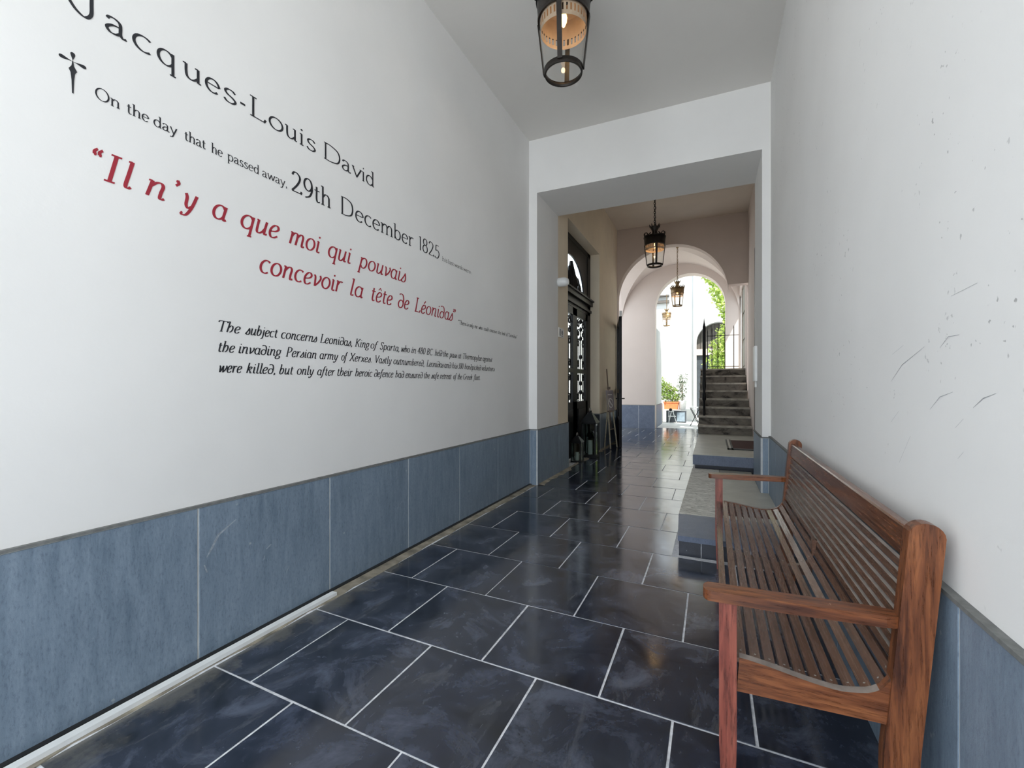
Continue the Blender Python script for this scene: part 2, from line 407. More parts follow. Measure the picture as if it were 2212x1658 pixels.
# stone dado panels along each wall, every panel a piece of its own
def dado(parent, plane, side, ys, ztop, thick=0.016, z0=0.0, mat='blue', gap=0.011, seg_axis='y'):
    """panels on a wall plane. side: +1 when panels stand on the +normal side"""
    bj = BM()
    if seg_axis == 'y': box(bj, plane, ys[0], z0, plane + side * (thick - 0.003), ys[-1], ztop)
    else: box(bj, ys[0], plane, z0, ys[-1], plane + side * (thick - 0.003), ztop)
    obj('joint_bed', bj, 'joint', parent)
    for a, c in zip(ys, ys[1:]):
        bm = BM()
        if seg_axis == 'y': box(bm, plane + side * 0.001, a + gap / 2, z0, plane + side * thick, c - gap / 2, ztop - 0.004)
        else: box(bm, a + gap / 2, plane + side * 0.001, z0, c - gap / 2, plane + side * thick, ztop - 0.004)
        bevel(bm, 0.0015)
        obj('dado_panel', bm, mat, parent)
    bl = BM()
    if seg_axis == 'y': box(bl, plane, ys[0], ztop, plane + side * (thick + 0.004), ys[-1], ztop + 0.012)
    else: box(bl, ys[0], plane, ztop, ys[-1], plane + side * (thick + 0.004), ztop + 0.012)
    obj('dado_ledge', bl, 'ledge', parent)
dado(wall_left, XL, 1, [YS, -1.94, -1.12, -0.30, 0.52, 1.343, 2.164, 2.993, 3.81, 4.676, 5.672], 0.755)
dado(wall_right, XR, -1, [YS, -0.9, 0.3, 1.5, 2.7, 3.9, 5.1, 5.672], 0.79, 0.02)
dado(pier_left, Y0, -1, [XL + 0.016, XI - 0.0], 0.752, seg_axis='x')
dado(pier_left, XI, 1, [Y0 - 0.016, Y1], 0.752)
dado(pier_right, Y0, -1, [XH, XR - 0.02], 0.775, z0=0.14, seg_axis='x')
dado(pier_right, XH, -1, [Y0 - 0.016, Y1], 0.775, z0=0.14)
dado(hall_left, XI, 1, [Y1, DY0], 0.752)
dado(hall_left, XI, 1, [DY1, 10.3, YA], 0.765)
dado(hall_left, DY1, -1, [-2.395, XI + 0.016], 0.765, seg_axis='x', mat='blackstone')
dado(bay_far, YB, -1, [-3.3, -2.2, -1.69], 0.745, seg_axis='x', mat='bluestep')

# scuffs and smears on the walls
def ribbon(bm, pts, X, w, nx):
    L_, R_ = [], []
    for i, (y, z) in enumerate(pts):
        a = pts[max(i - 1, 0)]; c = pts[min(i + 1, len(pts) - 1)]
        d = Vector((c[0] - a[0], c[1] - a[1])).normalized(); ww = w * (1 if 0 < i < len(pts) - 1 else .35)
        L_.append(bm.verts.new((X, y - d.y * ww, z + d.x * ww))); R_.append(bm.verts.new((X, y + d.y * ww, z - d.x * ww)))
    for i in range(len(pts) - 1): bm.faces.new((L_[i], L_[i + 1], R_[i + 1], R_[i]))
M['scuff'] = simple('grey_scuff', (0.36, 0.37, 0.38), 0.8, var=0.2)
M['smear'] = simple('pale_smear', (0.33, 0.37, 0.42), 0.8, var=0.3, scale=60)
RIGHT = [[(2.038, 1.369), (1.934, 1.425), (1.758, 1.473)], [(2.024, 1.467), (1.922, 1.491)], [(1.72, 1.282), (1.657, 1.321), (1.581, 1.336)], [(1.569, 1.24), (1.526, 1.267)], [(1.479, 1.298), (1.435, 1.322), (1.381, 1.335)], [(2.038, 1.221), (1.964, 1.264)], [(1.959, 1.086), (1.863, 1.188)], [(1.592, 1.597), (1.46, 1.605)], [(1.657, 1.461), (1.608, 1.488), (1.547, 1.487)], [(1.554, 1.16), (1.526, 1.181)]]
LEFT = [([(1.533, 0.648), (1.439, 0.593), (1.407, 0.537), (1.382, 0.498)], .006), ([(1.37, 0.464), (1.384, 0.422)], .009), ([(1.736, 0.449), (1.707, 0.432)], .008), ([(1.695, 0.398), (1.69, 0.374)], .006), ([(1.854, 0.282), (1.835, 0.25)], .006), ([(2.909, 0.421), (2.85, 0.375)], .005)]
for P in RIGHT: b = BM(); ribbon(b, P, XR - 0.0008, 0.0011, -1); obj('scuff_mark', b, 'scuff', wall_right)
for P, w_ in LEFT: b = BM(); ribbon(b, P, XL + 0.0168, w_, 1); obj('smear_mark', b, 'smear', wall_left)

# ---------------------------------------------------------------- floor: slate tiles in running bond
b = BM(); box(b, -6.5, YS, -0.12, 3.0, YB2, -0.003); floor = struct('floor', b, 'grout')
ROW = [0.12, 0.737, 1.354, 1.956, 2.562, 3.172, 3.790, 4.412, 5.030]
while ROW[-1] < YB2 - 0.3: ROW.append(ROW[-1] + 0.617)
ROW[-1] = YB2
while ROW[0] > YS + 0.3: ROW.insert(0, ROW[0] - 0.617)
ROW[0] = YS
base_i = ROW.index(1.354)
PX = 0.5955
def rowy(y, x): return y - (x + 2.19) * 0.028      # the rows run very slightly askew
def clampy(y): return min(max(y, YS), YB2)
for i in range(len(ROW) - 1):
    ya, yb = ROW[i], ROW[i + 1]
    off = -1.932 if (i - base_i) % 2 == 0 else -1.636
    xmin = -2.195
    if ya > 11.0: xmin = -3.3
    js = [xmin]; x = off - 3 * PX
    while x < 0.6:
        jx = x + random.uniform(-0.006, 0.006)
        if jx > xmin + 0.08: js.append(jx)
        x += PX
    xmax = XR - 0.01 if yb < 3.9 else -0.29
    js = [j for j in js if j < xmax - 0.06] + [xmax]
    for a, c in zip(js, js[1:]):
        gp = random.uniform(0.0045, 0.0072)
        q = [(a + gp, clampy(rowy(ya, a) + gp)), (c - gp, clampy(rowy(ya, c) + gp)), (c - gp, clampy(rowy(yb, c) - gp)), (a + gp, clampy(rowy(yb, a) - gp))]
        if q[2][1] - q[0][1] < 0.02: continue
        q = [(px + random.uniform(-.0015, .0015), py + random.uniform(-.0015, .0015)) for px, py in q]
        cx_, cy_ = (a + c) / 2, (q[0][1] + q[2][1]) / 2
        bm = BM(); hgt = random.uniform(-0.001, 0.001)
        prism(bm, [(px - cx_, py - cy_) for px, py in q], 'z', -0.02, hgt)
        bevel(bm, 0.0025)
        o = obj('tile', bm, 'slate', None); o.location = (cx_, cy_, 0); o.parent = floor
b = BM(); box(b, XL + 0.0165, YS, -0.01, XL + 0.044, Y0 - 0.02, 0.0135); obj('dark_joint', b, 'dooredge', wall_left)  # near-black strip along the foot of the left dado
# mortar fillet along the left wall, with its lumps
b = BM(); ys = [YS + 0.12 * k for k in range(int((Y0 - YS) / 0.12) + 1)]
pr = []
for y in ys:
    wv = 0.112 + random.uniform(-0.012, 0.02)
    pr.append([b.verts.new(p) for p in ((XL + 0.014, y, 0.012), (XL + 0.05, y, 0.006), (XL + wv, y, 0.0025), (XL + wv + 0.004, y, -0.012))])
for a, c in zip(pr, pr[1:]):
    for k in range(3): b.faces.new((a[k], a[k + 1], c[k + 1], c[k]))
struct('trim_1', b, 'mortar')
b = BM(); xx = XI + 0.017; pr = []
ys = [Y0 + 0.14 * k for k in range(int((YA - Y0) / 0.14))]
for y in ys:
    wv = random.uniform(0.02, 0.10)
    pr.append([b.verts.new(p) for p in ((xx, y, 0.012), (xx + 0.03, y, 0.006), (xx + wv, y, 0.003), (xx + wv + 0.01, y, -0.01))])
for a, c in zip(pr, pr[1:]):
    for k in range(3): b.faces.new((a[k], a[k + 1], c[k + 1], c[k]))
struct('trim_2', b, 'mortar')
b = BM(); box(b, -2.250, YS, 0.004, -2.210, 2.135, 0.024); bevel(b, 0.004)
obj('cable_duct', b, 'conduit', None, label='white plastic cable duct lying along the foot of the left dado', category='cable duct')

# raised stone floor on the right
b = BM(); box(b, -0.235, 3.80, -0.02, XH - 0.02, 6.99, 0.11); box(b, XH - 0.02, 3.80, -0.02, XR - 0.022, Y0 - 0.02, 0.11); plat = obj('stone_platform', b, 'grout', None, label='low stone platform with rough pale slab and blue nosing beyond the bench', category='platform')
def slab(name, x0, y0, z0, x1, y1, z1, mat, parent, bv=0.006):
    bm = BM(); box(bm, x0, y0, z0, x1, y1, z1); bevel(bm, bv, 2); return obj(name, bm, mat, parent)
bm = BM(); prism(bm, [(-0.252, 3.765), (XR - 0.022, 3.765), (XR - 0.022, 4.42), (-0.288, 4.42)], 'z', 0.120, 0.163); bevel(bm, .006, 2); obj('nosing_slab', bm, 'bluestep', plat)
bm = BM(); prism(bm, [(-0.288, 4.424), (0.085, 4.424), (0.085, 6.985), (-0.268, 6.985)], 'z', 0.110, 0.162); bevel(bm, .006, 2); obj('rough_slab', bm, 'rough', plat)
slab('smooth_slab', 0.089, 4.424, 0.110, XR - 0.022, Y0 - 0.018, 0.161, 'smooth', plat)
slab('smooth_slab', 0.089, Y0 - 0.016, 0.110, XH - 0.018, 6.985, 0.161, 'smooth', plat)
for a, c in ((-0.245, -0.085), (-0.078, 0.26), (0.267, XR - 0.022)):
    slab('riser_tile', a, 3.785, 0.0, c, 3.80, 0.118, 'blackstone', plat, 0.004)
b = BM(); box(b, -0.235, 7.06, 0.0, XR2 - 0.02, 10.08, 0.25); land = obj('stone_landing', b, 'blackstone', None, label='grey stone landing at the foot of the worn stairs', category='landing')
slab('landing_slab', -0.262, 7.0, 0.215, XR2 - 0.002, 8.45, 0.365, 'smooth', land, 0.008)
slab('landing_slab', -0.262, 8.456, 0.215, XR2 - 0.002, 10.09, 0.365, 'smooth', land, 0.006)
for x0, x1 in ((-0.2625, XR2 - 0.003),):
    slab('front_face', x0, 6.994, 0.214, x1, 7.0, 0.356, 'bluestep', land, 0.002)
stairs = thing('staircase', 'worn stone staircase of eight steps climbing under the arch on the right', 'stairs', (0.23, 10.1, 0.365))
for k in range(8):
    y0 = 10.1 + 0.304 * k; z1 = 0.365 + 0.18 * (k + 1)
    bm = BM(); x0 = -0.275
    yb = y0 + 0.34 if k < 7 else YB - 0.02
    box(bm, x0 - 0.01, y0 - 0.012, z1 - 0.038, XR2 - 0.003, yb, z1); bevel(bm, 0.007, 2)
    st_ = obj('step', bm, 'tread', stairs)
    bm = BM(); box(bm, x0, y0 + 0.012, z1 - 0.18, XR2 - 0.003, yb - 0.005, z1 - 0.038)
    obj('riser', bm, 'step', st_)
b = BM()
prism(b, [(10.3, 0.0), (YB - 0.02, 0.0), (YB - 0.02, 1.6), (12.3, 1.6), (10.3, 0.40)], 'x', -0.25, XR2 - 0.01)
obj('stair_body', b, 'blackstone', stairs)

# doormat with its metal frame
dm = thing('doormat', 'brown coir doormat in dark metal frame on the landing', 'doormat', (0.52, 8.5, 0.365))
b = BM(); box(b, 0.30, 7.80, 0.366, 0.72, 9.0, 0.378); obj('mat_pad', b, 'mat', dm)
b = BM(); box(b, 0.215, 7.72, 0.3655, 0.24, 9.04, 0.382); box(b, 0.215, 7.72, 0.3655, 0.725, 7.79, 0.382); box(b, 0.27, 7.72, 0.3655, 0.30, 9.04, 0.382)
obj('frame', b, 'matframe', dm)
b = BM(); box(b, 0.24, 7.79, 0.3655, 0.27, 9.04, 0.384); obj('edge_strip', b, 'matlight', dm)

# marks on the right wall of the hall
b = BM(); box(b, XR2 - 0.012, 9.40, 0.365, XR2, 9.52, 3.96); struct('trim_3', b, 'dooredge')

# ---------------------------------------------------------------- lettering
def PL(*p): return ('p', [(p[i], p[i + 1]) for i in range(0, len(p), 2)])
def CM(*p):
    P = [(p[i], p[i + 1]) for i in range(0, len(p), 2)]; out = []
    Q = [(2 * P[0][0] - P[1][0], 2 * P[0][1] - P[1][1])] + P + [(2 * P[-1][0] - P[-2][0], 2 * P[-1][1] - P[-2][1])]
    for i in range(1, len(Q) - 2):
        for k in range(7):
            t = k / 7; a, b_, c, d = Q[i - 1], Q[i], Q[i + 1], Q[i + 2]
            out.append(tuple(0.5 * (2 * b_[j] + (c[j] - a[j]) * t + (2 * a[j] - 5 * b_[j] + 4 * c[j] - d[j]) * t * t + (3 * b_[j] - a[j] - 3 * c[j] + d[j]) * t ** 3) for j in (0, 1)))
    out.append(P[-1]); return ('p', out)
def AR(cx, cy, rx, ry, a0, a1):
    n = max(6, int(abs(a1 - a0) / 12)); return ('p', [(cx + rx * cos(R(a0 + (a1 - a0) * i / n)), cy + ry * sin(R(a0 + (a1 - a0) * i / n))) for i in range(n + 1)])
def SF(x, y, w=0.11): return ('s', [(x - w, y), (x + w, y)])
def DOT(x, y, r=0.055): return ('d', [(x + r * cos(k * pi / 5), y + r * sin(k * pi / 5)) for k in range(10)])
X_ = 0.62
Rm = {
 'J': (0.52, [CM(.38, 1, .38, .6, .37, .2, .27, .0, .12, .10, .0, .34)], [SF(.36, .99)]),
 'L': (0.58, [PL(.14, 1, .14, .02), PL(.08, .02, .5, .02), PL(.5, .0, .56, .17)], [SF(.14, .99), SF(.12, .015, .08)]),
 'D': (0.80, [PL(.14, .99, .14, .01), CM(.08, .98, .36, .98, .62, .84, .70, .5, .62, .16, .36, .02, .08, .02)], []),
 'O': (0.84, [AR(.42, .5, .36, .5, 90, 450)], []),
 'T': (0.66, [PL(.33, .98, .33, 0), PL(.02, .97, .64, .97), PL(.02, .98, .0, .84), PL(.64, .98, .66, .84)], [SF(.33, .015)]),
 'K': (0.66, [PL(.12, 1, .12, 0), PL(.56, .98, .14, .48), PL(.24, .56, .62, .0)], [SF(.12, .985), SF(.12, .015), SF(.56, .985, .08), SF(.6, .015, .07)]),
 'S': (0.50, [CM(.42, .8, .36, .96, .22, 1, .08, .86, .12, .66, .32, .46, .42, .25, .32, .04, .18, 0, .04, .1, .03, .2)], []),
 'P': (0.56, [PL(.12, 1, .12, 0), CM(.06, .98, .3, .98, .48, .84, .46, .6, .3, .46, .14, .46)], [SF(.12, .015)]),
 'B': (0.60, [PL(.12, 1, .12, 0), CM(.06, .98, .3, .98, .44, .84, .4, .6, .14, .53), CM(.14, .53, .4, .5, .52, .28, .4, .04, .06, .02)], []),
 'C': (0.66, [AR(.38, .5, .33, .5, 48, 312)], []),
 'G': (0.70, [AR(.38, .5, .33, .5, 48, 322), PL(.62, .42, .62, .14)], [SF(.6, .42, .09)]),
 'V': (0.64, [PL(.04, .98, .32, .0), PL(.31, .02, .6, .98)], [SF(.05, .985, .08), SF(.58, .985, .08)]),
 'X': (0.66, [PL(.06, .98, .58, .0), PL(.58, .98, .04, .0)], [SF(.08, .985, .08), SF(.56, .985, .08), SF(.06, .015, .08), SF(.58, .015, .08)]),
 'I': (0.30, [PL(.15, 1, .15, 0)], [SF(.15, .985), SF(.15, .015)]),
 'a': (0.50, [CM(.06, .50, .10, .59, .22, .62, .34, .54, .36, .38, .36, .12, .42, .01, .5, .05), CM(.36, .37, .18, .33, .05, .17, .12, .02, .26, .03, .36, .14)], []),
 'b': (0.54, [PL(.1, 1, .1, .02), AR(.28, .31, .2, .31, 150, -160)], [('s', [(.0, .97), (.1, .985)])]),
 'c': (0.46, [AR(.27, .31, .22, .31, 48, 310)], []),
 'd': (0.56, [PL(.46, 1, .46, 0), AR(.26, .31, .2, .31, 30, 330)], [('s', [(.36, .97), (.46, .985)]), ('s', [(.46, .01), (.54, .01)])]),
 'e': (0.50, [AR(.26, .31, .21, .31, 8, 315), ('s', [(.06, .345), (.46, .345)])], []),
 'f': (0.34, [CM(.36, .92, .28, 1, .18, .94, .15, .75, .15, .0)], [('s', [(.02, .6), (.30, .6)]), SF(.15, .015)]),
 'g': (0.52, [AR(.24, .38, .17, .24, 0, 360), CM(.18, .15, .08, .08, .2, .01, .38, -.04, .42, -.18, .26, -.3, .08, -.28, .02, -.14, .12, -.02)], [('s', [(.38, .56), (.5, .58)])]),
 'h': (0.58, [PL(.11, 1, .11, 0), CM(.11, .42, .22, .58, .34, .61, .45, .5, .46, .3, .46, 0)], [('s', [(.0, .97), (.1, .985)]), SF(.11, .015, .09), SF(.46, .015, .09)]),
 'i': (0.26, [PL(.13, .62, .13, 0)], [('s', [(.03, .6), (.13, .61)]), SF(.13, .015, .09), DOT(.13, .84)]),
 'j': (0.26, [CM(.15, .62, .15, .1, .1, -.2, -.06, -.28)], [DOT(.15, .84)]),
 'k': (0.54, [PL(.1, 1, .1, 0), PL(.42, .6, .12, .28), PL(.2, .36, .5, .0)], [SF(.1, .015, .08), ('s', [(.0, .97), (.1, .985)])]),
 'l': (0.26, [PL(.13, 1, .13, 0)], [('s', [(.02, .97), (.13, .985)]), SF(.13, .015, .09)]),
 'm': (0.86, [PL(.11, .62, .11, 0), CM(.11, .42, .22, .58, .33, .61, .42, .5, .43, .3, .43, 0), CM(.43, .42, .54, .58, .65, .61, .74, .5, .75, .3, .75, 0)], [('s', [(.01, .6), (.11, .61)]), SF(.11, .015, .08), SF(.43, .015, .08), SF(.75, .015, .08)]),
 'n': (0.58, [PL(.11, .62, .11, 0), CM(.11, .42, .22, .58, .34, .61, .45, .5, .46, .3, .46, 0)], [('s', [(.01, .6), (.11, .61)]), SF(.11, .015, .09), SF(.46, .015, .09)]),
 'o': (0.54, [AR(.27, .31, .22, .31, 90, 450)], []),
 'p': (0.56, [PL(.1, .62, .1, -.32), AR(.28, .31, .2, .31, 150, -160)], [('s', [(.0, .6), (.1, .61)]), SF(.1, -.31, .09)]),
 'q': (0.56, [PL(.47, .62, .47, -.32), AR(.27, .31, .22, .31, 30, 330)], [SF(.47, -.31, .09)]),
 'r': (0.40, [PL(.11, .62, .11, 0), CM(.11, .42, .2, .56, .32, .61, .38, .56)], [('s', [(.01, .6), (.11, .61)]), SF(.11, .015, .09)]),
 's': (0.40, [CM(.33, .52, .26, .61, .14, .61, .07, .5, .12, .37, .27, .27, .34, .14, .26, .01, .12, .01, .04, .12)], []),
 't': (0.34, [CM(.14, .8, .14, .5, .14, .15, .2, .01, .32, .05)], [('s', [(.02, .6), (.30, .6)])]),
 'u': (0.58, [CM(.1, .62, .1, .3, .13, .08, .24, .0, .36, .06, .46, .2), PL(.46, .62, .46, 0)], [('s', [(.0, .6), (.1, .61)]), ('s', [(.36, .6), (.46, .61)]), ('s', [(.46, .01), (.55, .01)])]),
 'v': (0.50, [PL(.04, .61, .25, .0), PL(.24, .02, .46, .61)], [SF(.05, .605, .06), SF(.45, .605, .06)]),
 'w': (0.76, [PL(.04, .61, .2, .0), PL(.2, .02, .38, .58), PL(.38, .58, .54, .0), PL(.54, .02, .72, .61)], [SF(.05, .605, .06), SF(.71, .605, .06)]),
 'x': (0.48, [PL(.05, .61, .42, .0), PL(.42, .61, .04, .0)], []),
 'y': (0.50, [PL(.04, .61, .26, .04), CM(.46, .61, .3, .12, .18, -.22, .06, -.3, .02, -.26)], [SF(.05, .605, .06), SF(.45, .605, .06)]),
 '-': (0.36, [], [('s2', [(.05, .31), (.30, .31)])]),
 ',': (0.22, [CM(.09, .06, .13, -.02, .06, -.14)], [DOT(.09, .05, .05)]),
 '.': (0.20, [], [DOT(.09, .05, .055)]),
 ':': (0.20, [], [DOT(.09, .05), DOT(.09, .5)]),
 '1': (0.30, [PL(.16, 1, .16, 0)], [('s', [(.05, .93), (.16, .98)])]),
 '2': (0.56, [CM(.06, .82, .14, .97, .28, .99, .42, .86, .42, .66, .28, .36, .05, .03), PL(.04, .025, .48, .025), PL(.48, .0, .52, .14)], []),
 '9': (0.54, [AR(.26, .68, .2, .31, 0, 360), CM(.46, .7, .46, .42, .34, .12, .12, -.02)], []),
 '8': (0.52, [AR(.26, .76, .16, .23, 0, 360), AR(.26, .27, .2, .27, 0, 360)], []),
 '5': (0.50, [PL(.14, .97, .42, .97), PL(.14, .97, .11, .56), CM(.11, .55, .26, .62, .42, .48, .42, .22, .28, .02, .08, .02, .04, .1)], []),
 '3': (0.50, [PL(.08, .97, .42, .97), CM(.42, .97, .22, .6, .40, .48, .42, .22, .28, .02, .08, .02, .04, .1)], []),
 '4': (0.54, [PL(.38, 1, .38, 0), PL(.38, .98, .03, .3)], [('s', [(.03, .3), (.5, .3)])]),
 '0': (0.54, [AR(.27, .5, .21, .49, 90, 450)], []),
 '\u201c': (0.42, [CM(.16, 1.0, .06, .9, .07, .8), CM(.36, 1.0, .26, .9, .27, .8)], [DOT(.1, .80, .06), DOT(.3, .80, .06)]),
 '\u201d': (0.34, [CM(.12, .97, .16, .88, .08, .74), CM(.28, .97, .32, .88, .24, .74)], [DOT(.1, .95, .05), DOT(.26, .95, .05)]),
 '\u2019': (0.26, [CM(.12, .97, .18, .86, .08, .74)], [DOT(.11, .93, .06)]),
}
It = dict(Rm)
It.update({
 'a': (0.54, [AR(.25, .31, .2, .31, 35, 325), CM(.44, .61, .43, .3, .43, .08, .48, .0, .54, .05)], []),
 'd': (0.54, [AR(.26, .26, .21, .26, 0, 360), CM(.47, .28, .46, .6, .36, .86, .18, .94, .02, .88)], []),
 'i': (0.26, [CM(.11, .62, .11, .3, .12, .06, .2, .01, .26, .06)], [('s', [(.03, .6), (.11, .61)]), DOT(.12, .84)]),
 'l': (0.26, [CM(.12, 1, .12, .5, .12, .08, .2, .0, .27, .06)], [('s', [(.02, .97), (.12, .985)])]),
 'n': (0.56, [PL(.11, .62, .09, 0), CM(.11, .40, .22, .57, .34, .61, .42, .5, .41, .25, .42, .04, .48, .0, .54, .05)], [('s', [(.01, .6), (.11, .61)])]),
 'm': (0.84, [PL(.11, .62, .09, 0), CM(.11, .40, .2, .57, .31, .61, .39, .5, .38, .0), CM(.39, .40, .5, .57, .6, .61, .69, .5, .69, .25, .7, .04, .76, .0, .82, .05)], [('s', [(.01, .6), (.11, .61)])]),
 'r': (0.40, [PL(.11, .62, .09, 0), CM(.11, .38, .2, .56, .32, .61, .38, .56)], [('s', [(.01, .6), (.11, .61)])]),
 'u': (0.56, [CM(.1, .62, .1, .3, .12, .06, .22, .0, .34, .1, .43, .3), CM(.44, .62, .43, .3, .43, .06, .48, .0, .55, .05)], [('s', [(.02, .6), (.1, .61)])]),
 's': (0.42, [CM(.0, .03, .12, .22, .24, .45, .30, .62), CM(.29, .58, .36, .36, .38, .16, .3, .02, .16, .0, .08, .07)], []),
 'v': (0.48, [CM(.04, .6, .12, .5, .16, .2, .18, .0), CM(.18, .02, .34, .22, .44, .45, .38, .62)], []),
 'w': (0.72, [CM(.04, .6, .12, .5, .15, .2, .16, .0), CM(.16, .02, .28, .25, .38, .6), CM(.38, .6, .42, .2, .44, .0), CM(.44, .02, .6, .25, .7, .5, .64, .62)], []),
 'y': (0.52, [CM(.05, .61, .12, .45, .14, .15, .24, .02, .36, .12), CM(.48, .61, .38, .1, .24, -.24, .08, -.3, .02, -.22)], [DOT(.04, -.22, .045)]),
 'e': (0.46, [CM(.08, .28, .3, .34, .40, .46, .34, .6, .2, .6, .08, .42, .06, .2, .14, .02, .28, .01, .42, .12)], []),
 'f': (0.36, [CM(.42, .94, .32, 1, .22, .88, .16, .5, .10, -.05, .02, -.26, -.1, -.28)], [('s', [(.04, .6), (.32, .6)])]),
 'h': (0.54, [PL(.12, 1, .08, 0), CM(.1, .38, .24, .6, .38, .58, .44, .36, .38, .12, .26, .01)], [('s', [(.02, .97), (.12, .985)])]),
 'b': (0.50, [CM(.12, 1, .1, .5, .08, .15, .18, .0, .34, .08, .42, .34, .34, .58, .2, .56, .1, .4)], [('s', [(.02, .97), (.12, .985)])]),
 'k': (0.50, [PL(.12, 1, .08, 0), CM(.1, .34, .28, .6, .40, .56, .34, .4, .14, .33), CM(.16, .33, .3, .2, .36, .02, .48, .03)], []),
 'p': (0.54, [PL(.11, .62, .07, -.32), AR(.28, .31, .19, .31, 150, -150)], [('s', [(.02, .6), (.11, .61)]), SF(.07, -.31, .08)]),
 'I': (0.40, [PL(.2, 1, .2, 0)], [SF(.2, .98, .15), SF(.2, .02, .15)]),
})
It['\u00ea'] = (It['e'][0], It['e'][1], It['e'][2] + [('s', [(.12, .74), (.23, .9)]), ('s', [(.23, .9), (.34, .74)])])
It['\u00e9'] = (It['e'][0], It['e'][1], It['e'][2] + [('s2', [(.2, .72), (.34, .92)])])
def stroke_quads(bm, pts, wf, put, z, xr=1.0):
    n = len(pts); L_, R_ = [], []
    for i in range(n):
        a = pts[max(i - 1, 0)]; c = pts[min(i + 1, n - 1)]
        dx, dy = c[0] - a[0], c[1] - a[1]; l = hypot(dx, dy) or 1e-6
        w = wf(dx / l, dy / l) / 2
        nx, ny = -dy / l * w * xr, dx / l * w
        L_.append(bm.verts.new(put(pts[i][0] + nx, pts[i][1] + ny, z))); R_.append(bm.verts.new(put(pts[i][0] - nx, pts[i][1] - ny, z)))
    for i in range(n - 1): bm.faces.new((L_[i], L_[i + 1], R_[i + 1], R_[i]))
TB = MatB = None
TX = XL + 0.0012
def word(parent, mat, txt, ya, yb, zbase, size, table, thick, thin, shear, joined):
    """lay one word between wall positions ya..yb (along the wall) on baseline zbase; one object per letter"""
    x = 0; items = []
    for ch in txt:
        adv, st, sf = table[ch]; items.append((x, st, sf)); x += adv + 0.035
    lo, hi = 1e9, -1e9
    for ox, st, sf in items:
        for k, p in st + sf:
            for q in p:
                xx = ox + q[0] + shear * q[1]; lo = min(lo, xx); hi = max(hi, xx)
    sx = max(yb - ya - thick * size * 1.0, 0.5 * (yb - ya)) / (hi - lo); y_ = ya + thick * size * 0.5
    sr = min(size, sx * 1.2) / sx          # stroke width is set by the letter size, in narrowed words a little less
    def put(px, py, z): return (TX + z, y_ + (px + shear * py - lo) * sx, zbase + py * size)
    bm = BM()
    for ox, st, sf in items:
        zz = 0
        for k, p in st:
            zz += 1
            stroke_quads(bm, [(ox + q[0], q[1]) for q in p], lambda dx, dy: thin + (thick - thin) * abs(dy) ** 1.4, put, zz * 0.00012, sr)
        for k, p in sf:
            zz += 1
            q2 = [(ox + q[0], q[1]) for q in p]
            if k == 'd': bm.faces.new([bm.verts.new(put(px, py, zz * 0.00012)) for px, py in q2])
            else: stroke_quads(bm, q2, lambda dx, dy: thin * 1.15 if k == 's' else thick * 0.8, put, zz * 0.00012, sr)
        if not joined: obj('letter', bm, mat, parent); bm = BM()
    if joined: obj('word', bm, mat, parent)
    else: bm.free()
_a = math.atan(433 / 955); _s, _c = sin(_a), cos(_a)
def wall_y(px, X=XL):
    """distance along a long wall at which image column px meets it, from the survey of the photograph"""
    u = (px - 1106) / 955; return X / (u * _c - _s) * (_c + u * _s)
